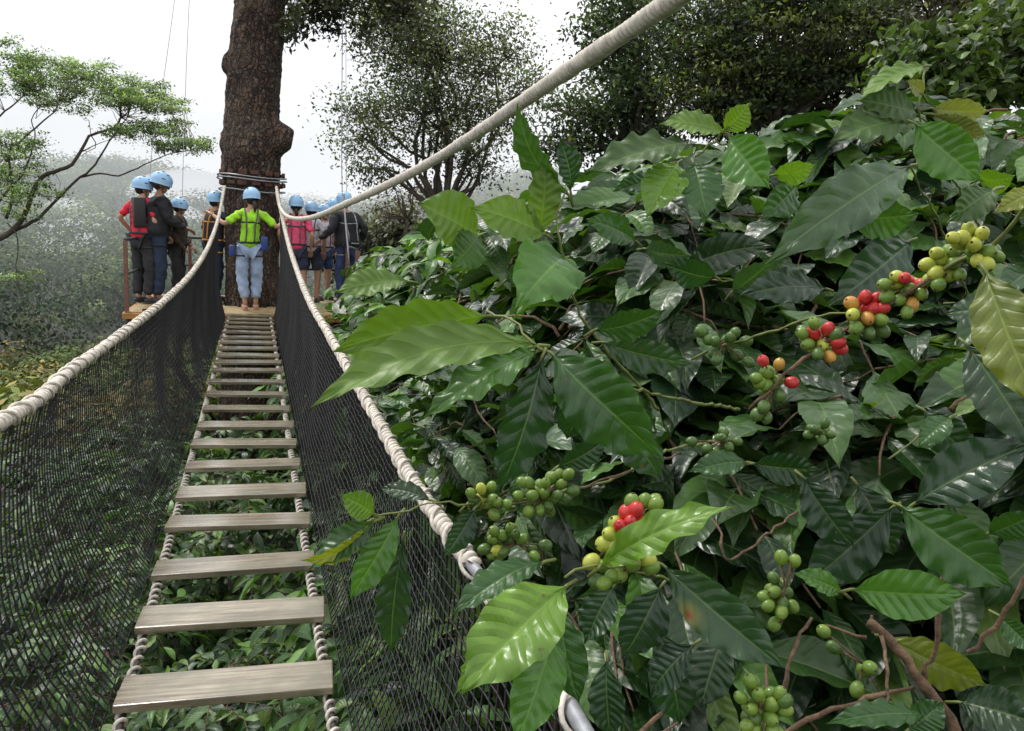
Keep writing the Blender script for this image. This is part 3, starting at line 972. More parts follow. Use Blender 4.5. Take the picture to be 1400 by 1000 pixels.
# ------------------------------------------------------------------ platform
def build_platform():
    lc = on_z(163, 433); rc = on_z(478, 423)
    x0, x1, y0 = lc[0], rc[0], PLAT_Y
    y1 = y0 + 2.7
    t = empty('tree_platform', ((x0 + x1) / 2, y0 + 1.3, 0), 'wooden platform with an orange timber edge built round the big trunk', 'platform')
    cx, cy = at(345, 430, 12.4)[0], at(345, 430, 12.4)[1]
    mb = MB()
    y = y0 + .08
    while y < y1:
        if abs(y - cy) < .47:
            h = math.sqrt(max(.0, .5 ** 2 - (y - cy) ** 2))
            for a, b in ((x0, cx - h), (cx + h, x1)):
                mb.box(((a + b) / 2, y, -.02), (b - a, .135, .03), 0, bev=.003)
        else:
            mb.box(((x0 + x1) / 2, y, -.02), (x1 - x0, .135, .03), 0, bev=.003)
        y += .145
    mb.build('floor', M['deckboard'], t, smooth=False)
    mb = MB()
    mb.box(((x0 + x1) / 2, y0 - .02, -.06), (x1 - x0 + .1, .05, .075), bev=.004)
    mb.build('edge_beam', M['timber'], t, smooth=False)
    mb = MB()
    mb.box((x0 - .03, (y0 + y1) / 2, -.06), (.05, y1 - y0 - .06, .075), bev=.004)
    mb.build('edge_beam', M['timber'], t, smooth=False)
    mb = MB()
    for yy in (y0 + .1, y0 + .95, y1 - .1):
        mb.box(((x0 + x1) / 2, yy, -.20), (x1 - x0, .09, .2), bev=.004)
    for xx in np.linspace(x0 + .1, x1 - .1, 6):
        mb.box((xx, (y0 + y1) / 2, -.38), (.08, y1 - y0, .14), bev=.004)
    mb.build('joists', M['darktimber'], t, smooth=False)
    for xx in (x0 + .35, x1 - .35):
        mb = MB()
        mb.tube([(xx, y0 + .2, -.42), (cx + (xx - cx) * .25, cy - .3, -2.2)], .055, 8)
        mb.build('brace', M['darktimber'], t)
    posts = [(x0, y0 + .04), (x0, y0 + 1.35), (x0, y1), ((x0 + x1) / 2 - .9, y1), ((x0 + x1) / 2 + .9, y1), (x1, y1), (x1, y0 + 1.35), (x1, y0 + .04)]
    for p in posts:
        mb = MB(); mb.box((p[0], p[1], .43), (.05, .05, .98), bev=.004)
        mb.build('post', M['railpaint'], t, smooth=False)
    for a, b in ((0, 2), (2, 5), (5, 7)):
        for z, r_, m_ in ((.93, .022, 'railblack'), (.48, .018, 'railblack')):
            pa, pb = posts[a], posts[b]
            mb = MB(); mb.tube([(pa[0], pa[1], z), (pb[0], pb[1], z)], r_, 8)
            mb.build('rail', M[m_], t)
    # low wooden board seen through the net
    mb = MB()
    bx = cx - .75
    mb.box(((x0 + bx) / 2 + .2, y0 - .06, .02), ((bx - x0), .03, .05), bev=.003)
    mb.build('kick_board', M['darktimber'], t, smooth=False)
    return x0, x1, y0, y1


PX0, PX1, PY0, PY1 = build_platform()


# safety lines hanging over the platform
def line(pts, r, label, m='steel'):
    P = spline([at(*p) for p in pts], .3)
    V, Fq = tube(P, r, 6, False)
    o = mesh_obj('safety_line', V, Fq, M[m])
    tag(o, label, 'cable')
    return o


line([(246, -60, 12.3), (236, 20, 12.3), (222, 120, 12.3), (208, 205, 12.3), (204, 262, 12.3)], .0045, 'thin cable slanting down to the person in the red top')
line([(262, -60, 12.4), (256, 60, 12.4), (251, 200, 12.4), (249, 288, 12.4)], .0045, 'thin cable hanging straight down beside the tall man in black')
o = line([(469, -60, 11.9), (468, 60, 11.9), (467, 200, 11.9), (468, 268, 11.9)], .007, 'thin grey line hanging down to the person in the black jacket')
mb = MB(); mb.tube([at(470, 266, 11.7), at(472, 300, 11.65), at(476, 345, 11.6), at(479, 380, 11.6)], .014, 8)
mb.build('lanyard', M['steel'], o)
o = line([(474, -60, 12.1), (473, 80, 12.1), (474, 262, 12.1)], .0045, 'second thin line just right of the grey one, over the same helmet')


# ------------------------------------------------------------------ people
def skin_mesh(verts, edges, radii, root=0, sub=2):
    me = bpy.data.meshes.new('tmp')
    me.from_pydata(verts, edges, [])
    o = bpy.data.objects.new('tmp', me); COL.objects.link(o)
    o.modifiers.new('s', 'SKIN')
    for i, r_ in enumerate(radii):
        d = me.skin_vertices[0].data[i]
        d.radius = (r_, r_) if isinstance(r_, float) else r_
        d.use_root = (i == root)
    ss = o.modifiers.new('b', 'SUBSURF'); ss.levels = sub; ss.render_levels = sub
    dg = bpy.context.evaluated_depsgraph_get()
    em = bpy.data.meshes.new_from_object(o.evaluated_get(dg))
    V = [tuple(v.co) for v in em.vertices]; Fc = [tuple(p.vertices) for p in em.polygons]
    bpy.data.objects.remove(o); bpy.data.meshes.remove(me); bpy.data.meshes.remove(em)
    return V, Fc


def person(label, loc, rz, H, handL, handR, top, legs, lean=(0, 0), skin='skin', shorts=False, head=(0, 0), long_sleeve=True, hair='short',
           group='people in blue helmets on the platform', harness='webbing', pack=None, feet=None, bulk=None):
    """local frame: +Y is where the person looks, +X the right hand side"""
    k = H / 1.70
    t = empty('person', tuple(loc), label, 'person', group, rz)
    lx, ly = lean
    J = {}
    J['pelvis'] = Vector((0, 0, .93)); J['waist'] = Vector((lx * .25, ly * .25, 1.07)); J['chest'] = Vector((lx * .7, ly * .7, 1.26))
    J['neckb'] = Vector((lx, ly, 1.42)); J['neck'] = Vector((lx * 1.08, ly * 1.08 + .012, 1.49)); J['head'] = Vector((lx * 1.2, ly * 1.2 + .02, 1.60))
    for s, n in ((-1, 'L'), (1, 'R')):
        J['sh' + n] = Vector((lx + s * .17, ly, 1.395))
        h = Vector(handL if s < 0 else handR)
        sh = J['sh' + n]
        d = h - sh
        reach = min(d.length, .52)
        h = sh + d.normalized() * reach
        mid = (sh + h) / 2
        off = math.sqrt(max(0.0, .27 ** 2 - (reach / 2) ** 2))
        down = Vector((s * .5, -.6, -.8)); down -= d.normalized() * down.dot(d.normalized()); down.normalize()
        J['el' + n] = mid + down * off
        J['wr' + n] = h
        fx = feet[0 if s < 0 else 1] if feet else (s * .10, 0)
        J['hip' + n] = Vector((s * .085, 0, .88)); J['kn' + n] = Vector((s * .09 + fx[0] * .25, .03 + fx[1] * .5, .49)); J['an' + n] = Vector((fx[0], fx[1] - .02, .085))
        J['toe' + n] = Vector((fx[0] * 1.15, fx[1] + .14, .035)); J['heel' + n] = Vector((fx[0], fx[1] - .05, .04))
    order = ['pelvis', 'waist', 'chest', 'neckb', 'neck', 'head', 'shL', 'elL', 'wrL', 'shR', 'elR', 'wrR', 'hipL', 'knL', 'anL', 'toeL', 'hipR', 'knR', 'anR', 'toeR']
    rad = [.105, .10, .115, .075, .05, .055, .052, .038, .026, .052, .038, .026, .075, .052, .036, .028, .075, .052, .036, .028]
    E = [('pelvis', 'waist'), ('waist', 'chest'), ('chest', 'neckb'), ('neckb', 'neck'), ('neck', 'head'), ('neckb', 'shL'), ('shL', 'elL'), ('elL', 'wrL'), ('neckb', 'shR'), ('shR', 'elR'), ('elR', 'wrR'),
         ('pelvis', 'hipL'), ('hipL', 'knL'), ('knL', 'anL'), ('anL', 'toeL'), ('pelvis', 'hipR'), ('hipR', 'knR'), ('knR', 'anR'), ('anR', 'toeR')]
    ix = {n: i for i, n in enumerate(order)}
    V, Fc = skin_mesh([tuple(J[n] * k) for n in order], [(ix[a], ix[b]) for a, b in E], [r_ * k for r_ in rad])
    mb = MB(); mb.add(V, Fc)
    # head with face
    hd = J['head'] * k
    hr = Matrix.Rotation(head[0], 3, 'Z') @ Matrix.Rotation(-head[1], 3, 'X')

    def hp(x, y, z): return hd + hr @ (Vector((x, y, z)) * k)
    mb.sphere(hp(0, 0, .015), (.076 * k, .094 * k, .112 * k), 20, rot=hr)
    mb.sphere(hp(0, .035, -.055), (.052 * k, .055 * k, .05 * k), 14, rot=hr)      # jaw
    mb.sphere(hp(0, .098, -.012), (.012 * k, .02 * k, .024 * k), 10, rot=hr)      # nose
    for s in (-1, 1):
        mb.sphere(hp(s * .077, 0, -.005), (.01 * k, .02 * k, .03 * k), 8, rot=hr)
        mb.sphere(hp(s * .031, .083, .012), (.013 * k, .01 * k, .007 * k), 8, mi=1, rot=hr)
        mb.sphere(hp(s * .031, .086, .032), (.018 * k, .006 * k, .004 * k), 8, mi=1, rot=hr)
    mb.sphere(hp(0, .090, -.048), (.021 * k, .008 * k, .005 * k), 8, mi=2, rot=hr)
    # hands
    for s, n in ((-1, 'L'), (1, 'R')):
        w, e = J['wr' + n] * k, J['el' + n] * k
        d = (w - e).normalized()
        side = d.cross(Vector((0, 0, 1)));
        if side.length < .2: side = Vector((1, 0, 0))
        side.normalize()
        nrm = side.cross(d).normalized()
        rm = Matrix((side, d, nrm)).transposed()
        mb.sphere(w + d * .05 * k, (.038 * k, .05 * k, .016 * k), 10, rot=rm)
        for q in range(4):
            o0 = w + d * .088 * k + side * (q - 1.5) * .019 * k
            ln = (.065, .075, .07, .055)[q] * k
            p1 = o0 + d * ln * .45 - nrm * .008 * k; p2 = p1 + (d * .6 - nrm * .8).normalized() * ln * .55
            mb.tube([o0 - d * .02, o0, p1, p2], [.009 * k, .009 * k, .0085 * k, .007 * k], 6)
        o0 = w + d * .03 * k - side * s * .034 * k
        mb.tube([o0, o0 + (d * .6 - side * s * .8) * .035 * k, o0 + (d * 1.0 - side * s * .9) * .055 * k - nrm * .01], [.011 * k, .01 * k, .008 * k], 6)
    # legs as one body even under clothing
    mb.build('body', [M[skin], M['hair'], cloth('lip', (.35, .12, .10))], t, loc=(0, 0, 0))
    # top
    arm = ['shL', 'elL', 'wrL', 'shR', 'elR', 'wrR']
    names = ['pelvis', 'waist', 'chest', 'neckb'] + arm
    P = {n: J[n].copy() for n in names}
    P['pelvis'] = J['pelvis'] + Vector((0, -.01, -.085))
    if long_sleeve:
        for n in 'LR': P['wr' + n] = J['el' + n].lerp(J['wr' + n], .93)
    else:
        for n in 'LR':
            P['wr' + n] = J['sh' + n].lerp(J['el' + n], .9); P['el' + n] = J['sh' + n].lerp(J['el' + n], .5)
    r2 = {'pelvis': .182, 'waist': .155, 'chest': .168, 'neckb': .10, 'shL': .070, 'shR': .070, 'elL': .052, 'elR': .052, 'wrL': .040, 'wrR': .040}
    if bulk: r2 = {q: w * bulk for q, w in r2.items()}
    if not long_sleeve: r2.update({'elL': .062, 'elR': .062, 'wrL': .056, 'wrR': .056})
    ixx = {n: i for i, n in enumerate(names)}
    EE = [('pelvis', 'waist'), ('waist', 'chest'), ('chest', 'neckb'), ('neckb', 'shL'), ('shL', 'elL'), ('elL', 'wrL'), ('neckb', 'shR'), ('shR', 'elR'), ('elR', 'wrR')]
    V, Fc = skin_mesh([tuple(P[n] * k) for n in names], [(ixx[a], ixx[b]) for a, b in EE], [r2[n] * k for n in names])
    V = [tuple(Vector(v) + Vector((.008 * math.sin(v[2] * 60 + v[0] * 50), .009 * math.sin(v[2] * 47 + v[0] * 35), .006 * math.sin(v[0] * 60)))) for v in V]
    V = [(v[0] * (1 + .10 * max(0, 1 - abs(v[2] / k - .95) * 5)), v[1], v[2]) for v in V]
    CL = ([Vector(v) for v in V], [list(f) for f in Fc])
    mb = MB(); mb.add(V, Fc)
    mb.build('jacket' if long_sleeve else 'shirt', top, t, loc=(0, 0, 0))
    # legs
    names = ['pelvis', 'hipL', 'knL', 'anL', 'hipR', 'knR', 'anR']
    P = {n: J[n].copy() for n in names}
    if shorts:
        for n in 'LR':
            P['an' + n] = J['kn' + n].lerp(J['hip' + n], .15); P['kn' + n] = J['kn' + n].lerp(J['hip' + n], .55)
    else:
        for n in 'LR': P['an' + n] = J['an' + n] + Vector((0, 0, .07 if shorts is None else .015))
    r3 = [.13, .112, .092 if not shorts else .105, .074 if not shorts else .100, .112, .092 if not shorts else .105, .074 if not shorts else .100]
    V, Fc = skin_mesh([tuple(P[n] * k) for n in names], [(0, 1), (1, 2), (2, 3), (0, 4), (4, 5), (5, 6)], [x * k for x in r3])
    V = [tuple(Vector(v) + Vector((.007 * math.sin(v[2] * 55 + v[0] * 30), .010 * math.sin(v[2] * 38 + v[0] * 40), 0))) for v in V]
    b0 = len(CL[0]); CL[0].extend([Vector(v) for v in V]); CL[1].extend([[i_ + b0 for i_ in f] for f in Fc])
    mb = MB(); mb.add(V, Fc)
    mb.build('shorts' if shorts else 'trousers', legs, t, loc=(0, 0, 0))
    for n in 'LR':
        mb = MB()
        a, b = J['heel' + n] * k, J['toe' + n] * k
        c = (a + b) / 2; ang = math.atan2(b.x - a.x, b.y - a.y)
        mb.sphere(c + Vector((0, 0, .002)), (.045 * k, .135 * k, .045 * k), 14, rot=Matrix.Rotation(-ang, 3, 'Z'))
        mb.box(c + Vector((0, 0, -.03 * k)), (.082 * k, .25 * k, .02 * k), -ang, bev=.008)
        mb.build('shoe', M['skin'] if shorts is None else M['shoe'], t, loc=(0, 0, 0))
    # helmet: shell with a brim, raised ribs and dark vents
    bm = bmesh.new()
    bmesh.ops.create_uvsphere(bm, u_segments=28, v_segments=16, radius=1)
    bmesh.ops.delete(bm, geom=[v for v in bm.verts if v.co.z < -.42], context='VERTS')
    for v in bm.verts:
        if v.co.z < -.3:
            v.co.x *= 1.10; v.co.y *= 1.10
        rib = 1 + .03 * math.cos(6 * math.atan2(v.co.x, v.co.y)) * (1 - abs(v.co.z)) if v.co.z > 0 else 1
        v.co = Vector((v.co.x * .122 * rib, v.co.y * .146 * rib, v.co.z * .132))
    bm.transform((Matrix.Translation(hp(0, -.008, .055)) @ hr.to_4x4() @ Matrix.Scale(k, 4)))
    mb = MB(); mb.bm(bm)
    he = mb.build('helmet', M['helmet'], t, loc=(0, 0, 0))
    mb = MB()
    for s in (-1, 1):
        for yv, zv in ((.055, .125), (-.055, .130), (.0, .148)):
            x_ = .068 if zv < .14 else .034
            zz = .055 + .130 * math.sqrt(max(.05, 1 - (x_ / .118) ** 2 - (yv / .14) ** 2)) * 1.0
            mb = MB(); mb.sphere(hp(s * x_, yv - .008, zz), (.012 * k, .024 * k, .009 * k), 8, rot=hr)
            mb.build('vent', M['black'], he, loc=(0, 0, 0))
        mb = MB(); mb.sphere(hp(s * .112, .01, .085), (.008 * k, .03 * k, .010 * k), 8, rot=hr)
        mb.build('vent', M['black'], he, loc=(0, 0, 0))
    mb = MB()
    for s in (-1, 1):
        mb.tube([hp(s * .098, .045, .04), hp(s * .082, .03, -.05), hp(s * .03, .045, -.105), hp(0, .05, -.11)], .005 * k, 5)
        mb.tube([hp(s * .098, -.045, .04), hp(s * .083, .02, -.03)], .005 * k, 5)
    mb.build('chin_strap', M['black'], he, loc=(0, 0, 0))
    mb = MB()
    mb.sphere(hp(0, -.022, .012), (.086 * k, .088 * k, .095 * k), 16, rot=hr)
    if hair == 'tail':
        mb.tube([hp(0, -.10, -.01), hp(0, -.135, -.06), hp(.01, -.13, -.14), hp(.0, -.12, -.20)], [.022 * k, .03 * k, .025 * k, .008 * k], 8)
    mb.build('hair', M['hair'], t, loc=(0, 0, 0))
    # harness straps laid on the clothes
    from mathutils.bvhtree import BVHTree
    bv = BVHTree.FromPolygons(CL[0], CL[1])
    mb = MB()

    def hug(pts, off):
        out = []
        pts = spline(pts, .03 * k)
        for p in pts:
            co, no, _, _ = bv.find_nearest(Vector(p))
            out.append(co + no * off if co is not None else Vector(p))
        Q = np.array([tuple(q) for q in out])
        for _ in range(2): Q[1:-1] = (Q[:-2] + 2 * Q[1:-1] + Q[2:]) / 4
        return Q

    def loop(c, rx_, ry_, r_, tilt=0, mi=0):
        an = np.linspace(0, 2 * math.pi, 26)
        pts = [Vector(c) * k + Vector((rx_ * math.cos(q) * k, ry_ * math.sin(q) * k, (tilt * math.sin(q) + tilt * .2) * k)) for q in an]
        mb.tube(hug(pts, r_ * .35 * k), r_ * .75 * k, 6, mi=mi, cap=False)
    loop((0, 0, .99), .158, .152, .02)
    loop((lx * .8, ly * .8, 1.28), .158, .158, .014)
    for s in (-1, 1):
        c = J['hip' + 'LR'[s > 0]].lerp(J['kn' + 'LR'[s > 0]], .22)
        loop((c.x, c.y, c.z), .105, .105, .016, .05 * 0)
        mb.tube(hug([Vector((s * .07, -.150, 1.0)) * k, Vector((s * .08 + lx * .7, -.158 + ly * .7, 1.26)) * k, Vector((s * .09 + lx, -.06 + ly, 1.475)) * k, Vector((s * .09 + lx, .07 + ly, 1.46)) * k,
                 Vector((s * .07 + lx * .7, .156 + ly * .7, 1.26)) * k, Vector((s * .07, .155, 1.0)) * k], .006 * k), .011 * k, 6, mi=1)
    mb.build('harness', [M[harness], M['steel'] if harness == 'steel' else (M['orangeweb'] if harness == 'orangeweb' else M['strap'])], t, loc=(0, 0, 0))
    if pack:
        for q, (x_, y_, z_, sx_, sy_, sz_) in enumerate(pack[1]):
            mb = MB()
            bmm = Matrix.Translation(Vector((x_, y_, z_)) * k)
            mb.box((0, 0, 0), (sx_, sy_, sz_), mat=bmm, bev=.02)
            mb.build(pack[0], M[pack[2]], t, loc=(0, 0, 0))
    return t


def gp(px, py): return on_z(px, py, .0)


# the person in green is holding both hand ropes
person('person in lime green shirt and pale blue trousers holding both hand ropes, back turned', gp(341, 423.5), R(4), 1.64,
       (-.50, .12, 1.36), (.52, .14, 1.34), cloth('lime_shirt', (.36, .75, .03)), cloth('pale_jeans', (.36, .46, .66)), long_sleeve=False, shorts=None, lean=(.03, .02), hair='tail', bulk=.86, head=(R(12), R(8)),
       pack=('gear_bag', [(.20, -.12, .98, .09, .1, .2), (-.24, -.03, .86, .08, .1, .16)], 'bluegear'), feet=[(-.06, .0), (.09, .05)])
person('tall bearded man in a black jacket and jeans standing left of the bridge', gp(216, 414), R(-75), 1.80,
       (-.02, .34, 1.06), (.14, .36, 1.04), cloth('black_jacket', (.018, .018, .022)), cloth('dark_jeans', (.022, .035, .075)), lean=(0, .04), head=(R(-8), R(14)), skin='skin_brown', bulk=1.22,
       pack=('backpack', [(0, -.22, 1.22, .30, .16, .42)], 'black'))
person('person in a red top leaning on the rail behind the tall man in black', gp(197, 414), R(-40), 1.72,
       (-.32, .10, 1.0), (.22, .22, .98), cloth('red_top', (.72, .02, .05)), cloth('black_trousers', (.03, .03, .035)), lean=(-.06, .06), head=(R(-30), R(6)), long_sleeve=False)
person('shorter person in a dark brown jacket right of the tall man in black', gp(243, 411), R(-100), 1.47,
       (-.12, .22, .95), (.18, .18, .92), cloth('brown_jacket', (.06, .04, .03)), cloth('black_trousers', (.03, .03, .035)), lean=(0, .03), head=(R(15), R(8)), skin='skin_brown', hair='tail')
person('person in dark clothes with an orange harness just left of the trunk', gp(292, 411), R(-60), 1.60,
       (-.18, .22, 1.2), (.30, .34, 1.56), cloth('navy_top', (.03, .035, .055)), cloth('dark_jeans', (.022, .035, .075)), lean=(0, .03), harness='orangeweb')
person('person in a pink shirt and dark shorts with their back turned, right of the trunk', gp(404, 416), R(-4), 1.60,
       (-.24, .10, .95), (.24, .08, .92), cloth('pink_shirt', (.78, .09, .20)), cloth('navy_shorts', (.03, .04, .08)), long_sleeve=False, shorts=True, hair='tail', harness='webbing',
       pack=('backpack', [(0, -.19, 1.20, .24, .10, .30)], 'pinkpack') if 'pinkpack' in M else None)
person('person in a white shirt behind the pink one', gp(424, 413), R(-12), 1.54,
       (-.22, .08, .9), (.22, .10, .9), cloth('white_shirt', (.66, .66, .70)), cloth('navy_shorts', (.03, .04, .08)), long_sleeve=False, shorts=True, harness='webbing')
person('person in a pale lilac shirt between the white shirt and the black jacket', gp(441, 410), R(-150), 1.52,
       (-.20, .12, .9), (.22, .16, 1.0), cloth('lilac_shirt', (.66, .56, .64)), cloth('blue_shorts', (.05, .09, .22)), long_sleeve=False, shorts=True, hair='tail')
person('person in a pale pink shirt facing the camera beside the black jacket', gp(455, 408), R(175), 1.62,
       (-.25, .08, .95), (.24, .12, .98), cloth('palepink_shirt', (.70, .50, .54)), cloth('blue_shorts', (.05, .09, .22)), long_sleeve=False, shorts=True, head=(R(10), 0))
person('person in a bulky black jacket at the right end of the platform', gp(474, 417), R(25), 1.70,
       (-.42, .12, 1.02), (.22, .06, 1.0), cloth('black_jacket', (.018, .018, .022)), cloth('blue_jeans', (.03, .05, .13)), lean=(-.03, .05), harness='steel', bulk=1.3)


# ------------------------------------------------------------------ coffee leaves
OU = np.array([0, .03, .07, .16, .28, .40, .52, .64, .75, .84, .90, .95, 1.0])
OW = np.array([.02, .035, .12, .46, .80, .97, 1.0, .93, .74, .47, .25, .09, .0])


def leaf_batch(P, D, N, L, Wd, curl, fold, wave, side, nu, nv, ph=None, nwave=4.2):
    """all leaves at once. P base, D direction, N upper-side normal (unit). -> V, F, UV, per-leaf vertex count"""
    n = len(P)
    D = unit(D); N = unit(N - D * (N * D).sum(1, keepdims=True)); S = np.cross(N, D)
    L, Wd, curl, fold, wave, side = [np.broadcast_to(np.asarray(a, float), (n,)) for a in (L, Wd, curl, fold, wave, side)]
    if ph is None: ph = rng.uniform(0, 6.28, n)
    u = np.linspace(0, 1, nu + 1)
    v = np.linspace(-1, 1, nv + 1)
    ang = curl[:, None] * (.5 - u[None])                       # arc, tip back near the chord
    du = 1.0 / nu
    cx = np.concatenate([np.zeros((n, 1)), np.cumsum((np.cos(ang[:, 1:]) + np.cos(ang[:, :-1])) / 2 * du, 1)], 1)
    cz = np.concatenate([np.zeros((n, 1)), np.cumsum((np.sin(ang[:, 1:]) + np.sin(ang[:, :-1])) / 2 * du, 1)], 1)
    ow = np.interp(u, OU, OW)
    un = np.broadcast_to(u[None, :, None], (n, nu + 1, nv + 1)); vn = np.broadcast_to(v[None, None, :], un.shape)
    sg = np.sign(vn)
    phs = ph[:, None, None] + 1.3 * sg
    edge = 1 + .022 * np.sin(2 * math.pi * nwave * un * 1.3 + phs) + .02 * np.sin(2 * math.pi * nwave * un * .7 + 2 * phs)
    hw = (Wd[:, None, None] * .5) * ow[None, :, None] * edge
    f = fold[:, None, None]
    y = vn * hw * np.cos(f)
    z = np.abs(vn) * hw * np.sin(f)
    z = z + wave[:, None, None] * L[:, None, None] * np.abs(vn) ** 2.2 * np.sin(2 * math.pi * nwave * un + phs) * np.minimum(1, ow[None, :, None] * 1.6)
    if nu >= 20:   # quilted blade on the near leaves
        s_ = (un - .13 * np.abs(vn) ** 1.3) * 10
        z = z + .013 * Wd[:, None, None] * np.cos(2 * math.pi * s_) * -1 * np.minimum(1, np.abs(vn) * 3) * ow[None, :, None]
        z = z + .02 * Wd[:, None, None] * np.sin(5 * un + 4 * vn + ph[:, None, None])
    tau = rng.normal(0, .45, n)[:, None, None] * (un - .35)
    y, z = y * np.cos(tau) - z * np.sin(tau), y * np.sin(tau) + z * np.cos(tau)
    y = y + side[:, None, None] * L[:, None, None] * 4 * un * (1 - un)
    xx = cx[:, :, None] * L[:, None, None]
    z = z + cz[:, :, None] * L[:, None, None]
    V = P[:, None, None, :] + xx[..., None] * D[:, None, None, :] + y[..., None] * S[:, None, None, :] + z[..., None] * N[:, None, None, :]
    i = np.arange(nu)[:, None] * (nv + 1); j = np.arange(nv)[None]
    f0 = np.stack([i + j, i + nv + 1 + j, i + nv + 2 + j, i + j + 1], -1).reshape(-1, 4)
    k = (nu + 1) * (nv + 1)
    Fq = (np.arange(n)[:, None, None] * k + f0[None]).reshape(-1, 4)
    UV = np.stack([un, (vn + 1) / 2], -1).reshape(-1, 2)
    return V.reshape(-1, 3), Fq, UV, k


TX = [430, 470, 520, 560, 620, 680, 740, 800, 850, 930, 1000, 1080, 1150, 1200, 1260, 1320, 1400, 1700]
TY = [415, 372, 325, 292, 268, 262, 258, 245, 235, 212, 195, 172, 150, 128, 118, 150, 150, 140]


def allowed(P, dmin=.95, top=True):
    P = np.atleast_2d(P)
    px, py, d = proj(P)
    bad = (P[:, 0] < .56 + .02 * P[:, 1]) & (P[:, 0] > -.85) & (P[:, 2] > -.55) & (P[:, 1] < PLAT_Y + 3)
    bad |= (P[:, 0] < PX1 + .25) & (P[:, 0] > PX0 - .3) & (P[:, 1] > PLAT_Y - .3) & (P[:, 1] < PLAT_Y + 3.2) & (P[:, 2] > -.7)
    infr = (px > -150) & (px < 1550) & (py > -150) & (py < 1150) & (d > 0)
    bad |= infr & (d < dmin)
    bad |= np.linalg.norm(P - CAM, axis=1) < .55
    if top:
        ty = np.interp(px, TX, TY)
        bad |= infr & (py < ty) & (P[:, 0] > .4) & (d < 12)
    return ~bad


def bush_fill(c, rad, nb, L, stem_z=None, dmin=.95, top=True, spacing=.06, down=1.0):
    """branches radiating from an upright stem, each with pairs of leaves. returns lists"""
    c = np.asarray(c, float); rad = np.broadcast_to(np.asarray(rad, float), (3,))
    P_, D_, N_, Br = [], [], [], []
    for b in range(nb):
        az = rng.uniform(0, 2 * math.pi)
        h = rng.uniform(-1, .75)
        a = c + np.array([0, 0, h * rad[2] * .8])
        rl = math.sqrt(max(.15, 1 - h * h * .7)) * rng.uniform(.65, 1.08)
        out = np.array([math.cos(az), math.sin(az), 0])
        el = rng.uniform(.1, .9) if h > .2 else rng.uniform(-.2, .5)
        ln = rl * rad[0]
        m = 9
        tt = np.linspace(0, 1, m)
        Q = a + out * (ln * tt)[:, None] + np.array([0, 0, 1.0]) * (ln * (el * tt - (.35 + el * .55) * tt ** 2))[:, None] + np.cumsum(rng.normal(0, .02 * ln, (m, 3)), 0)
        ok = allowed(Q, dmin, top)
        Br.append((Q, ok))
        n = max(3, int(ln * .8 / spacing))
        for q in range(n):
            t = .22 + .78 * (q + rng.uniform(-.2, .2)) / n
            t = min(t, 1.0)
            p = np.array([np.interp(t, tt, Q[:, k]) for k in range(3)])
            tan = np.array([np.interp(min(1, t + .1), tt, Q[:, k]) - np.interp(max(0, t - .1), tt, Q[:, k]) for k in range(3)])
            tan /= np.linalg.norm(tan) + 1e-9
            sd = np.cross(tan, [0, 0, 1.0]); sd /= np.linalg.norm(sd) + 1e-9
            for s in (-1, 1):
                d = tan * rng.uniform(.3, .9) + sd * s * rng.uniform(.6, 1.0) + np.array([0, 0, rng.uniform(-.75, .25)])
                nn = np.array([0, 0, 1.0]) * rng.uniform(.7, 1.3) + out * rng.uniform(0, .7) + rng.normal(0, .25, 3)
                P_.append(p); D_.append(d); N_.append(nn)
        P_.append(Q[-1]); D_.append(tan + np.array([0, 0, -.1])); N_.append(np.array([0, 0, 1.0]) + out * .3)
    return np.array(P_), np.array(D_), np.array(N_), Br


DARKC = np.array([(.014, .042, .012), (.020, .055, .014), (.028, .070, .018), (.012, .034, .013), (.040, .092, .022), (.055, .12, .028)])
MIDC = np.array([(.030, .08, .018), (.050, .12, .025), (.080, .175, .035), (.018, .05, .014), (.13, .25, .05), (.04, .10, .022)])


def fill_mesh(name, specs, parent, L, nu, nv, cols, mat, stems=True, dmin=.95, top=True, spacing=.06, lite=.06):
    """specs: list of (centre, radii, branches)"""
    PP, DD, NN = [], [], []
    mb = MB()
    for (c, rad, nb) in specs:
        P, D, N, Br = bush_fill(c, rad, nb, L, dmin=dmin, top=top, spacing=spacing)
        PP.append(P); DD.append(D); NN.append(N)
        if stems:
            for Q, ok in Br:
                if ok.all():
                    mb.tube(Q, np.linspace(.0045, .002, len(Q)), 5, mi=0)
    P, D, N = np.vstack(PP), unit(np.vstack(DD)), np.vstack(NN)
    Ls = L * rng.uniform(.6, 1.2, len(P))
    ok = allowed(P, dmin, top) & allowed(P + D * Ls[:, None], dmin, top) & allowed(P + D * Ls[:, None] * .5, dmin, top)
    P, D, N, Ls = P[ok], D[ok], N[ok], Ls[ok]
    n = len(P)
    if nu >= 12:
        NWV = 5.0
    else:
        NWV = 2.0
    V, Fq, UV, k = leaf_batch(P, D, N, Ls, Ls * rng.uniform(.33, .44, n), rng.uniform(.1, 1.5, n), rng.uniform(-.1, .6, n), (rng.uniform(.006, .020, n) if nu >= 12 else rng.uniform(.008, .03, n)), rng.normal(0, .05, n), nu, nv, nwave=NWV)
    t = cols[rng.integers(0, len(cols), n)] * rng.uniform(.75, 1.3, (n, 1))
    yl = rng.random(n) < lite
    t[yl] = np.array([.13, .22, .04]) * rng.uniform(.7, 1.3, (yl.sum(), 1))
    o = mesh_obj(name, V, Fq, M[mat], parent, uv=UV, tint=np.repeat(t, k, 0))
    return o, mb


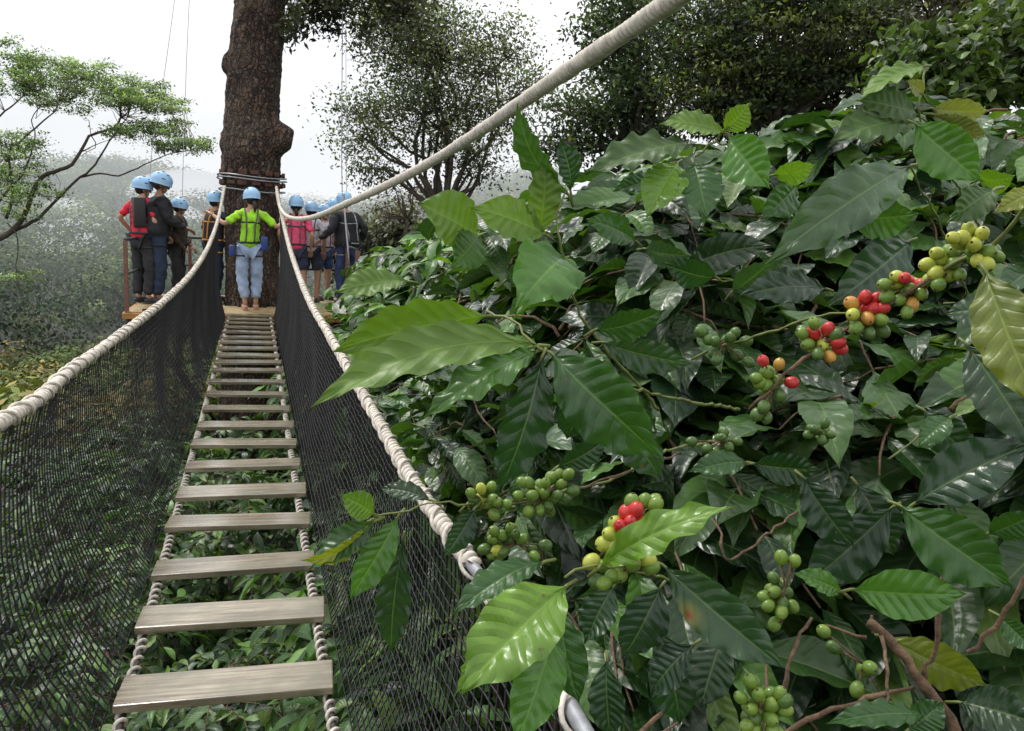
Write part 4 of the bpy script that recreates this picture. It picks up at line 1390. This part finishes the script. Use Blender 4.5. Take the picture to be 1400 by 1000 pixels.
# bushes under and left of the bridge (one mass of leaves)
sp = []
for gx in np.arange(-8.5, 1.0, 1.05):
    for gy in np.arange(.2, 12.2, 1.15):
        x, y = gx + rng.uniform(-.4, .4), gy + rng.uniform(-.4, .4)
        z = float(zg(x, y)) + 1.05 + rng.uniform(-.2, .25)
        if x > -1.2: z = min(z, -1.75)
        sp.append(((x, y, z), (.95, .95, .85), 34))
o, mb = fill_mesh('undergrowth', sp, None, .17, 6, 4, MIDC, 'leaf_far', dmin=.6, top=False, spacing=.07, lite=.12)
tag(o, 'dense coffee undergrowth seen through the planks and the left net', 'undergrowth', kind='stuff')
o2 = mb.build('stems', M['twig'], o)

# slope of coffee plants on the right, merging into one thicket further back
sp = []
for gy in np.arange(1.9, 12.5, .85):
    for gx in np.arange(1.0, 8.8, .85):
        x, y = gx + rng.uniform(-.3, .3), gy + rng.uniform(-.3, .3)
        p = np.array([x, y, 0.0]); px, py, d = proj(p)
        if d < 2.3 or px > 1650: continue
        ty = float(np.interp(px, TX, TY))
        ztop = CAMZ + (300 - ty) / F * d * 1.0
        z = ztop - .55 - max(0, d - 3) * .03 + rng.uniform(-.12, .1)
        z = min(z, float(zg(x, y)) + 3.0)
        sp.append(((x, y, z), (.75, .75, .7), 34))
        if d < 5: sp.append(((x, y, z - 1.0), (.7, .7, .65), 20))
o, mb = fill_mesh('coffee_thicket', sp, None, .235, 8, 4, np.vstack([MIDC, MIDC * 1.5]), 'leaf_far', dmin=2.2, spacing=.06, lite=.12)
tag(o, 'thicket of coffee plants covering the slope behind the nearest bushes', 'thicket', kind='stuff')
mb.build('stems', M['twig'], o)


D5 = 7.5
sc = D5 / F
make_tree('broadleaf_shrub', 'bright green broad-leaved shrub at the upper right edge', 'shrub',
          groundpt(1340, D5), at(1330, 190, D5),
          [(at(1330, 95, D5), (85 * sc, .8, 50 * sc)), (at(1270, 135, D5), (55 * sc, .6, 30 * sc)), (at(1385, 60, D5), (45 * sc, .6, 40 * sc)), (at(1260, 85, D5), (30 * sc, .4, 25 * sc))],
          150, 34, .15, [(.06, .10, .03), (.09, .15, .04), (.04, .07, .025), (.14, .21, .05)], r0=.07, clump_r=.26, aspect=.46, up=1.0, leafy=True)


# ---- near bushes
def bush(name_label, root_px, root_d, fills, L=.205, lite=.03, cols=None):
    p = at(root_px, 900, root_d)
    base = np.array([p[0], p[1], float(zg(p[0], p[1]))])
    t = empty('coffee_bush', tuple(base), name_label, 'coffee bush', 'coffee bushes beside the bridge')
    sp = [(at(px, py, d), (r, r, r * .9), int(nb * 1.4)) for (px, py, d, r, nb) in fills]
    o, mb = fill_mesh('foliage', sp, t, L, 24, 6, np.vstack([DARKC, MIDC[:3]]) if cols is None else cols, 'leaf', dmin=1.0, spacing=.06, lite=lite)
    hub = base + np.array([0, 0, 1.0])
    st = MB()
    P = limb_path(base, hub, .05, step=.2); st.tube(P, np.linspace(.035, .028, len(P)), 8)
    for c, r, nb in sp:
        Q = limb_path(hub, c, .06, step=.15)
        if allowed(Q, .8, False).all(): st.tube(Q, np.linspace(.02, .008, len(Q)), 7)
    st.build('trunk', M['twig'], t)
    mb.build('branches', M['twig'], t)
    return t, hub


BA, hubA = bush('front coffee bush whose bright green leaves hang over the lower right hand rope', 900, 1.6,
                [(800, 930, 1.45, .30, 26), (930, 760, 1.5, .36, 34), (1000, 960, 1.4, .34, 30), (760, 700, 1.75, .34, 30), (850, 640, 1.9, .4, 34)])
BB, hubB = bush('coffee bush at the right edge with a long branch of red and yellow berries', 1350, 1.7,
                [(1200, 720, 1.5, .36, 34), (1360, 620, 1.45, .36, 34), (1380, 900, 1.4, .34, 26), (1190, 930, 1.5, .36, 24), (1090, 560, 1.8, .40, 36), (1330, 470, 1.9, .42, 36), (1080, 760, 1.7, .4, 36)])
BC, hubC = bush('coffee bush with large leaves reaching left across the hand rope at mid height', 900, 2.2,
                [(760, 560, 1.8, .36, 34), (900, 520, 1.9, .42, 40), (700, 420, 2.5, .42, 34), (620, 520, 2.9, .50, 40), (900, 400, 2.3, .45, 40), (640, 620, 2.4, .40, 30)])
BD, hubD = bush('tallest coffee bush, its glossy crown against the dark trees at the upper right', 1200, 2.6,
                [(1200, 270, 2.4, .42, 40), (1360, 260, 2.2, .42, 40), (1010, 300, 2.5, .42, 40), (1080, 420, 2.2, .44, 40), (1230, 400, 2.1, .42, 40), (860, 300, 2.7, .40, 34)], lite=.08, cols=np.vstack([DARKC, MIDC]))

C = {'soft': (.055, .125, .04), 'lime': (.15, .29, .028), 'bright': (.075, .20, .025), 'mid': (.038, .115, .020), 'dark': (.016, .055, .014), 'blue': (.022, .060, .026), 'olive': (.16, .20, .022), 'pale': (.22, .24, .09),
     'yellow': (.30, .34, .03), 'grey': (.035, .085, .032), 'under': (.115, .21, .022)}


def hero(parent, b, tp, w, col, roll=0, back=False, curl=.5, fold=.2, wave=.022, side=0.0, spot=None, label=None, nw=5.5):
    B, T = at(*b), at(*tp)
    wave = min(wave, .045) * 1.15; curl = curl * 1.4; nw = max(nw, 4.2); w = w * .90
    D = T - B; L = np.linalg.norm(D); D = D / L
    mid = (B + T) / 2
    N = unit(CAM - mid); N = N - D * (N @ D); N /= np.linalg.norm(N)
    q = Matrix.Rotation(R(roll), 3, Vector(D))
    N = np.array(q @ Vector(N))
    dep = (b[2] + tp[2]) / 2
    Wd = w * dep / F / max(.45, math.cos(R(roll)))
    if back:
        N = -N; curl = -curl; side = -side; fold = -fold
    V, Fq, UV, k = leaf_batch(B[None], D[None], N[None], L * 1.03, Wd, curl, fold, wave, side, 44, 16, nwave=nw)
    tint = np.tile(np.array(C[col]) * rng.uniform(.9, 1.12), (k, 1))
    u, v = UV[:, 0], UV[:, 1]
    if spot:
        dd = np.hypot((u - spot[0]) * 2.2, v - spot[1])
        m = np.clip(1 - dd / .14, 0, 1)[:, None]; m2 = np.clip(1 - dd / .3, 0, 1)[:, None]
        tint = tint * (1 - m2) + m2 * np.array([.28, .30, .06]); tint = tint * (1 - m) + m * np.array([.30, .03, .02])
    o = mesh_obj('leaf', V, Fq, M['leaf'], parent, uv=UV, tint=tint)
    if label: o['label'] = label
    # stalk
    mb = MB(); a = B - D * .012
    mb.tube([a + np.array([0, 0, -.004]), B, B + D * .012], .0017, 6)
    mb.build('stalk', M['greenstem'], o)
    return o


def tw(parent, pts, r=(.0035, .002), m='twig', name='twig'):
    P = spline([at(*p) for p in pts], .012)
    s = np.linspace(0, 1, len(P))
    P[1:-1] += rng.normal(0, .0012, P[1:-1].shape)
    rad = .58 * (r[0] + (r[1] - r[0]) * s) * (1 + rng.uniform(-.12, .12, len(P)) + .10 * np.sin(s * 60) + .25 * (np.abs(((s * len(P) * .012 / .06) % 1) - .5) > .44))
    V, Fc = tube(P, rad, 8)
    mb = MB(); mb.add(V, Fc)
    return mb.build(name, M[m], parent)


# centre bush (large leaves over the rope)
c = BC
tw(c, [(1010, 560, 1.25), (900, 540, 1.0), (800, 505, .85), (742, 478, .78), (700, 440, .8), (665, 425, .84)], (.004, .0022), 'greenstem')
hero(c, (668, 432, .84), (452, 482, .80), 80, 'under', roll=-30, back=True, curl=.7, fold=.1, side=-.10)
hero(c, (737, 472, .78), (425, 560, .70), 78, 'under', roll=25, back=True, curl=.5, fold=.35, wave=.016, side=-.06)
hero(c, (735, 480, .78), (573, 576, .73), 58, 'bright', roll=30, curl=.8, wave=.035, side=.04, nw=3)
hero(c, (742, 486, .78), (682, 672, .78), 76, 'dark', roll=-20, curl=.5, wave=.035)
hero(c, (752, 482, .78), (907, 628, .74), 112, 'mid', roll=8, curl=.5, wave=.022, fold=.15)
hero(c, (772, 353, .95), (702, 425, .86), 108, 'bright', roll=10, curl=.9, wave=.04, nw=3.2)
tw(c, [(900, 560, 1.2), (800, 440, 1.05), (770, 352, .97), (760, 300, .96), (772, 265, .96)], (.004, .002), 'greenstem')
hero(c, (655, 325, 1.0), (572, 278, .95), 84, 'under', back=True, roll=20, curl=.4)
hero(c, (655, 322, 1.0), (618, 366, .95), 62, 'mid', back=True, roll=-10, curl=.4)
hero(c, (748, 322, .98), (645, 285, .92), 60, 'under', back=True, roll=30, curl=.4)
hero(c, (738, 325, .98), (745, 214, .95), 52, 'under', back=True, roll=20, curl=.3)
hero(c, (778, 268, .98), (708, 142, .92), 40, 'mid', roll=-45, back=True, curl=.5, side=.06)
hero(c, (780, 262, 1.0), (765, 190, .97), 36, 'dark', roll=40, curl=.5)
hero(c, (812, 452, .95), (912, 422, .92), 50, 'mid', roll=25, curl=.7, wave=.03)
hero(c, (822, 468, .98), (948, 498, .95), 52, 'grey', roll=15, curl=.6, wave=.03)
hero(c, (560, 385, 1.1), (460, 400, 1.05), 40, 'under', back=True, roll=45, curl=.4)
hero(c, (800, 505, .9), (775, 600, .95), 58, 'dark', roll=-25, curl=.5)
hero(c, (850, 560, 1.0), (905, 655, 1.0), 62, 'grey', roll=20, curl=.6, wave=.03)
hero(c, (690, 385, 1.05), (760, 345, 1.0), 44, 'blue', roll=20, curl=.5)
tw(c, [(1000, 600, 1.3), (900, 620, 1.1), (840, 655, 1.0), (745, 678, .95), (640, 690, .9), (600, 684, .88), (552, 700, .86), (512, 706, .85)], (.004, .0016), 'greenstem')
hero(c, (512, 704, .85), (464, 676, .82), 44, 'lime', roll=10, curl=.7, fold=.1, label='bright yellow-green young leaf over the net')
hero(c, (510, 710, .85), (408, 766, .80), 26, 'yellow', roll=-35, curl=.6, fold=.3, side=.10)
hero(c, (514, 712, .85), (420, 782, .82), 50, 'mid', roll=12, curl=.6)
hero(c, (546, 704, .86), (478, 820, .84), 52, 'bright', roll=-8, curl=.5)
hero(c, (552, 735, .9), (535, 890, .95), 54, 'grey', roll=15, curl=.4)
hero(c, (590, 684, .88), (520, 668, .9), 30, 'dark', roll=30, curl=.5)
hero(c, (650, 694, .9), (606, 762, .88), 40, 'blue', roll=-20, curl=.5)
hero(c, (640, 688, .92), (690, 655, .94), 34, 'dark', roll=30, curl=.5)
hero(c, (1022, 632, 1.0), (940, 646, .97), 40, 'mid', roll=20, curl=.6)
hero(c, (1026, 634, 1.0), (1122, 642, .98), 50, 'dark', roll=15, curl=.6)

# upper bush
c = BD
tw(c, [(1120, 330, 1.4), (1040, 240, 1.2), (985, 195, 1.1), (950, 215, 1.1)], (.004, .002), 'greenstem')
hero(c, (955, 198, 1.1), (803, 238, 1.05), 46, 'dark', roll=50, back=True, curl=.4, wave=.03)
hero(c, (928, 222, 1.1), (884, 298, 1.05), 66, 'lime', roll=10, curl=.5)
hero(c, (948, 222, 1.1), (966, 300, 1.05), 68, 'mid', roll=-10, curl=.5)
hero(c, (996, 186, 1.1), (1052, 258, 1.05), 72, 'bright', roll=15, curl=.5)
hero(c, (992, 182, 1.1), (902, 170, 1.08), 36, 'under', roll=45, back=True, curl=.5)
hero(c, (988, 180, 1.1), (1024, 142, 1.08), 40, 'under', roll=30, back=True, curl=.5)
hero(c, (905, 250, 1.15), (838, 262, 1.1), 34, 'mid', roll=30, curl=.5)
tw(c, [(1350, 330, 1.6), (1290, 220, 1.3), (1258, 165, 1.15), (1265, 95, 1.15)], (.004, .002), 'greenstem')
hero(c, (1256, 168, 1.15), (1136, 194, 1.1), 52, 'dark', roll=45, back=True, curl=.4, wave=.03)
hero(c, (1258, 160, 1.15), (1172, 138, 1.12), 44, 'dark', roll=40, back=True, curl=.4, wave=.03)
hero(c, (1266, 90, 1.15), (1175, 138, 1.1), 34, 'under', roll=45, back=True, curl=.4)
hero(c, (1250, 168, 1.1), (1342, 248, 1.05), 78, 'bright', roll=10, curl=.5)
hero(c, (1272, 148, 1.1), (1352, 152, 1.08), 44, 'pale', roll=20, curl=.6, label='pale olive young leaf')
hero(c, (1274, 156, 1.1), (1350, 184, 1.08), 38, 'pale', roll=30, curl=.6)
hero(c, (1262, 130, 1.1), (1240, 110, 1.08), 22, 'pale', roll=20, curl=.6)
hero(c, (1338, 246, 1.1), (1388, 240, 1.05), 40, 'lime', roll=30, curl=.6)
hero(c, (1225, 250, 1.2), (1120, 290, 1.15), 56, 'mid', roll=35, curl=.6)
tw(c, [(1330, 420, 1.6), (1290, 320, 1.2), (1245, 228, 1.0)], (.004, .002), 'greenstem')
hero(c, (1246, 226, 1.0), (1046, 362, .92), 88, 'soft', roll=12, curl=.55, wave=.018)
hero(c, (1158, 302, .98), (1254, 292, .94), 66, 'bright', roll=8, curl=.5)
hero(c, (1246, 328, 1.0), (1134, 418, .95), 82, 'blue', roll=-12, curl=.5)
hero(c, (1055, 240, 1.2), (1115, 225, 1.15), 34, 'lime', roll=35, curl=.5)
hero(c, (1090, 250, 1.25), (1040, 300, 1.2), 46, 'mid', roll=-25, curl=.5)
hero(c, (870, 330, 1.3), (800, 300, 1.25), 44, 'mid', roll=25, curl=.5)
hero(c, (880, 340, 1.3), (945, 350, 1.25), 42, 'grey', roll=25, curl=.5)
hero(c, (980, 380, 1.2), (905, 360, 1.15), 44, 'dark', roll=-25, curl=.5)
hero(c, (1000, 400, 1.2), (1060, 350, 1.15), 46, 'grey', roll=20, curl=.5)
hero(c, (1130, 395, 1.1), (1010, 405, 1.05), 52, 'blue', roll=30, curl=.5)

# right bush
c = BB
hero(c, (1346, 368, .70), (1425, 565, .64), 92, 'olive', roll=8, curl=.5, label='large yellow-olive leaf at the right edge')
hero(c, (1415, 262, .70), (1358, 292, .68), 34, 'yellow', roll=10, curl=.5, spot=(.85, .2), label='yellow leaf with an orange blotch')
hero(c, (1362, 258, .74), (1296, 304, .72), 50, 'dark', roll=10, back=True, curl=.4)
hero(c, (1320, 470, .85), (1415, 615, .80), 88, 'grey', roll=-10, curl=.6)
hero(c, (1248, 690, .85), (1412, 606, .80), 86, 'blue', roll=-15, curl=.6, wave=.02)
hero(c, (1228, 690, .82), (1384, 802, .77), 96, 'mid', roll=10, curl=.5, wave=.03)
hero(c, (1163, 806, .80), (1322, 812, .75), 76, 'bright', roll=12, curl=.55, wave=.012)
hero(c, (1152, 810, .82), (1084, 784, .80), 36, 'bright', roll=20, curl=.5)
hero(c, (1222, 692, .95), (1100, 800, .98), 80, 'blue', roll=-10, curl=.6, wave=.03)
hero(c, (1095, 650, .95), (1168, 748, .93), 62, 'blue', roll=15, curl=.6, wave=.035)
hero(c, (1170, 660, .98), (1222, 760, .98), 66, 'dark', roll=-15, curl=.6, wave=.035)
hero(c, (1210, 870, .92), (1348, 936, .90), 70, 'olive', roll=15, curl=.5)
hero(c, (1366, 842, .85), (1420, 892, .82), 36, 'mid', roll=15, curl=.5)
hero(c, (1270, 980, .8), (1130, 990, .78), 40, 'mid', roll=30, curl=.5)
hero(c, (1240, 1000, .8), (1290, 960, .8), 50, 'mid', roll=10, curl=.5)
hero(c, (1310, 960, .85), (1420, 990, .8), 70, 'dark', roll=-15, curl=.5)
hero(c, (1350, 730, .95), (1420, 700, .9), 44, 'mid', roll=20, curl=.5)
hero(c, (1400, 430, .9), (1290, 430, .95), 50, 'grey', roll=35, curl=.5)
hero(c, (1262, 560, 1.05), (1345, 640, 1.0), 60, 'dark', roll=15, curl=.5)
hero(c, (1300, 570, 1.0), (1255, 612, .98), 40, 'mid', roll=15, curl=.5)
tw(c, [(1450, 225, .66), (1400, 288, .70), (1345, 345, .74), (1310, 355, .76), (1260, 392, .78)], (.003, .0035), 'greenstem', 'branch')
tw(c, [(1320, 350, .76), (1260, 388, .78), (1235, 405, .79), (1185, 430, .80), (1130, 470, .81), (1085, 502, .82), (1050, 535, .83), (1024, 560, .84)], (.0035, .003), 'twig', 'branch')
tw(c, [(1172, 426, .86), (1120, 433, .88), (1075, 446, .92), (1028, 462, .97), (985, 474, 1.0), (945, 492, 1.02)], (.0018, .003), 'greenstem', 'branch')
tw(c, [(1188, 850, .85), (1230, 890, .84), (1262, 930, .83), (1300, 985, .83), (1320, 1030, .83)], (.0075, .011), name='branch')
tw(c, [(1060, 1010, .84), (1100, 985, .84), (1150, 968, .84), (1200, 950, .84), (1250, 940, .84)], (.0045, .004), name='branch')
tw(c, [(1264, 928, .84), (1278, 880, .83), (1283, 830, .82), (1290, 780, .82), (1289, 762, .82)], (.005, .003), name='branch')
tw(c, [(1205, 870, .84), (1213, 910, .82), (1215, 950, .80), (1204, 985, .79)], (.0035, .0025))
tw(c, [(1195, 866, .85), (1190, 850, .85), (1192, 842, .85)], (.004, .003))
tw(c, [(1322, 892, .84), (1362, 856, .83), (1380, 826, .82), (1410, 780, .81)], (.0035, .004))
tw(c, [(1185, 872, .87), (1150, 862, .88), (1130, 855, .9)], (.003, .002))
tw(c, [(1300, 560, 1.0), (1330, 535, 1.0), (1350, 515, 1.0)], (.004, .003))
tw(c, [(1215, 628, 1.0), (1240, 610, 1.0), (1262, 590, 1.0)], (.002, .002), 'greenstem')
tw(c, [(1290, 415, .95), (1370, 445, .97), (1420, 450, .98)], (.0015, .0015), 'greenstem')

# front bush
c = BA
tw(c, [(1000, 860, 1.1), (930, 800, .85), (860, 780, .70), (815, 772, .68), (772, 790, .66)], (.003, .002), 'greenstem')
hero(c, (905, 772, .72), (1073, 914, .66), 82, 'grey', roll=10, curl=.5, spot=(.36, .12), fold=.25, label='greyish leaf with a red rust spot')
hero(c, (820, 776, .68), (1009, 690, .62), 62, 'lime', roll=-18, curl=.8, wave=.03, nw=2.5)
hero(c, (776, 800, .66), (628, 952, .60), 118, 'lime', roll=10, curl=.7, wave=.03, nw=2.6, label='large bright green leaf hanging over the hand rope')
hero(c, (762, 850, .72), (704, 1020, .68), 76, 'bright', roll=-12, curl=.5)
hero(c, (762, 826, .72), (792, 962, .70), 66, 'mid', roll=15, curl=.5)
hero(c, (745, 768, .70), (618, 842, .66), 50, 'mid', roll=35, curl=.6)
hero(c, (655, 860, .7), (622, 950, .66), 24, 'lime', roll=-40, back=True, curl=.4)
hero(c, (990, 868, .88), (958, 968, .86), 70, 'dark', roll=10, curl=.5)
hero(c, (905, 800, .95), (850, 900, .95), 74, 'blue', roll=-15, curl=.5)
hero(c, (840, 800, .95), (800, 880, .95), 60, 'dark', roll=15, curl=.5)
hero(c, (900, 860, .95), (930, 990, .95), 76, 'dark', roll=-15, curl=.5)
hero(c, (830, 900, .85), (835, 1010, .85), 56, 'dark', roll=15, curl=.5)
hero(c, (950, 880, .9), (890, 950, .92), 60, 'blue', roll=25, curl=.5)
hero(c, (700, 780, .85), (720, 800, .85), 20, 'dark', roll=15)
hero(c, (760, 640, .98), (830, 600, .98), 40, 'dark', roll=25)
tw(c, [(930, 620, 1.15), (860, 645, 1.0), (800, 664, .95), (730, 684, .93), (650, 700, .92)], (.003, .0018))
tw(c, [(850, 790, .72), (880, 750, .73), (892, 700, .75), (885, 680, .76)], (.0022, .0018))
tw(c, [(1090, 700, 1.1), (1000, 765, .95), (985, 730, .95), (975, 712, .97)], (.003, .0025))
tw(c, [(875, 1005, .95), (905, 975, .95), (925, 950, .96)], (.006, .005), name='branch')
tw(c, [(1040, 1010, .70), (1044, 960, .70), (1047, 915, .72), (1048, 880, .74)], (.0035, .002))
tw(c, [(1072, 945, .80), (1080, 905, .80), (1095, 870, .82), (1110, 845, .84)], (.004, .003), name='branch')
tw(c, [(1068, 852, .82), (1072, 810, .82), (1078, 778, .82), (1080, 770, .82)], (.0025, .002))
tw(c, [(900, 1005, 1.1), (930, 985, 1.1), (960, 945, 1.1), (1000, 930, 1.1)], (.003, .003))


def zA(zx, zy): return 900 + zx * .38, 260 + zy * .38
def zB(zx, zy): return 400 + zx * .38, 620 + zy * .38
def zC(zx, zy): return 900 + zx * .38, 620 + zy * .38


def cluster(parent, f, items, d, node, r=.0078, default='b_green', label=None):
    """items: (zx, zy[, colour]); node: pixel the stalks spring from"""
    nd = at(*node, d + .012)
    st = MB()
    pts = []
    for it in items:
        px, py = f(it[0], it[1])
        dd = d + rng.uniform(-.006, .008)
        pts.append((at(px, py, dd), it[2] if len(it) > 2 else default))
    for q in range(int(len(pts) * 1.0)):
        a_, m_ = pts[rng.integers(0, len(items))]
        cand = a_ + (nd - a_) * rng.uniform(.2, .9) + FW * r * rng.uniform(.8, 1.8) + np.clip(rng.normal(0, r * .7, 3), -r, r)
        pts.append((cand, m_ if rng.random() < .5 else (K_ if m_ != Y else G_)))
    r = r * .85
    for p, _ in pts:
        e = p + unit(nd - p) * r * .9
        near = nd + (e - nd) * .15 + rng.normal(0, .001, 3)
        st.tube([nd + (p - nd) * .02, near, e], .0011, 5)
    o = st.build('berry_cluster', M['twig'], parent)
    if label: o['label'] = label
    for p, m in pts:
        rr_ = r * rng.uniform(.9, 1.08)
        ax = unit(p - nd)
        q = Vector(ax).to_track_quat('Z', 'Y').to_matrix()
        mb = MB()
        mb.sphere(p, (rr_ * rng.uniform(.9, .97), rr_ * .95, rr_ * rng.uniform(1.08, 1.22)), 18, rot=q)
        mb.sphere(p + ax * rr_ * 1.12, (rr_ * .2, rr_ * .2, rr_ * .10), 8, mi=1, rot=q)
        mb.build('berry', [M[m], M['calyx']], o)
    return o


Y, G_, K_, O_, Rd = 'b_yel', 'b_green', 'b_dark', 'b_org', 'b_red'
cluster(BB, zA, [(1118, 142), (1165, 157), (1135, 197), (1060, 173), (1095, 172), (1188, 222, G_), (1183, 268), (1215, 240, G_)], .73, zA(1150, 215), .0080, Y, 'yellow-green berries nearest the right edge')
cluster(BB, zA, [(1003, 228), (1020, 252), (968, 268), (1060, 225, G_), (1062, 263, G_), (998, 298), (1048, 305), (1085, 305, G_), (1008, 340, G_)], .77, zA(1075, 250), .0082, Y)
cluster(BB, zA, [(812, 340, G_), (858, 312), (887, 318, Rd), (860, 335), (822, 385, G_), (868, 395, G_), (905, 355, G_), (945, 372, G_), (912, 412, O_), (895, 440, G_), (945, 340, Rd)], .79, zA(920, 335), .0078, Y)
cluster(BB, zA, [(745, 385, Rd), (695, 408, O_), (785, 390, Rd), (773, 428, Rd), (753, 462, O_), (700, 448, Y), (712, 497), (758, 515, K_), (800, 467), (808, 507, K_), (808, 425, Rd)], .80, zA(735, 440), .0082, G_, 'red, orange and green berries')
cluster(BB, zA, [(560, 480), (610, 500, Rd), (558, 515, Rd), (518, 515), (538, 555), (592, 558, Y), (648, 548, Rd), (617, 600, O_), (575, 590, K_), (640, 520, K_)], .81, zA(580, 545), .0080, G_)
cluster(BB, zA, [(377, 615, Rd), (435, 627, O_), (390, 657), (352, 677), (432, 683), (388, 703), (480, 693, Rd), (435, 738, K_), (380, 780, K_), (355, 808, K_), (390, 820, K_)], .83, zA(415, 690), .0080, G_)
cluster(BB, zA, [(152, 512), (180, 540), (205, 545), (275, 515), (315, 545), (210, 612), (325, 620), (260, 530)], .99, zA(230, 560), .0085, K_)
cluster(BB, zA, [(205, 940), (255, 925), (285, 905), (175, 930), (120, 905), (230, 890)], 1.0, zA(240, 900), .0075, K_)
cluster(BC, zB, [(642, 143), (678, 128, Y), (715, 122), (720, 165), (655, 168, K_), (725, 220), (772, 182), (735, 175)], .90, zB(690, 180), .0078, G_)
cluster(BC, zB, [(825, 105), (850, 107), (812, 153), (863, 153), (848, 210), (890, 205), (907, 145), (910, 108), (935, 88), (958, 75), (993, 75), (967, 110), (920, 190, K_), (955, 150, K_), (1010, 135, K_)], .92, zB(900, 160), .0082, G_)
cluster(BC, zB, [(725, 280), (755, 295), (785, 270), (825, 308), (735, 350, Y), (718, 365), (870, 370), (720, 310), (800, 290, K_), (910, 330, K_), (690, 345, K_), (760, 355, K_)], .94, zB(800, 320), .0078, G_)
cluster(BA, zB, [(1075, 390), (1120, 325), (1142, 290), (1165, 255), (1150, 330), (1200, 215, Rd), (1235, 230, Rd), (1180, 262, Rd), (1215, 248, Rd), (1265, 172, G_), (1220, 175, G_), (1305, 185, G_), (1235, 205, Rd)], .70, zB(1200, 300), .0082, Y, 'soft red and yellow-green berries behind the pale leaf')
cluster(BA, zB, [(1215, 380, G_), (1280, 385, Y), (1120, 468, G_), (1225, 400, G_), (1150, 440, G_), (1095, 460, K_), (1290, 410, G_)], .695, zB(1180, 430), .0080, G_)
cluster(BA, zC, [(442, 375), (490, 388), (380, 515), (415, 500), (395, 548), (485, 550), (443, 570), (418, 615)], .82, zC(455, 500), .0082, G_)
cluster(BB, zC, [(595, 640), (762, 772), (715, 850), (838, 925)], .86, zC(740, 760), .0090, G_)
cluster(BA, zC, [(330, 820), (297, 878), (360, 868), (437, 862), (335, 920), (408, 905), (457, 925), (455, 890, K_), (318, 980), (405, 955), (410, 998), (345, 995), (350, 955, K_), (300, 1020), (440, 1030)], .66, zC(375, 930), .0072, G_, 'large bunch of green berries at the bottom')
cluster(BB, zA, [(560, 860), (600, 840), (620, 880), (590, 900), (540, 880)], 1.1, zA(590, 870), .008, K_)

scene.cycles.use_denoising = True
scene.cycles.max_bounces = 7
scene.cycles.diffuse_bounces = 3
scene.cycles.glossy_bounces = 2
scene.cycles.transmission_bounces = 3
scene.cycles.transparent_max_bounces = 8
scene.cycles.volume_bounces = 0
scene.cycles.caustics_reflective = False
scene.cycles.caustics_refractive = False
scene.view_settings.view_transform = 'Standard'
scene.view_settings.look = 'None'
scene.view_settings.exposure = 0
scene.view_settings.gamma = 1
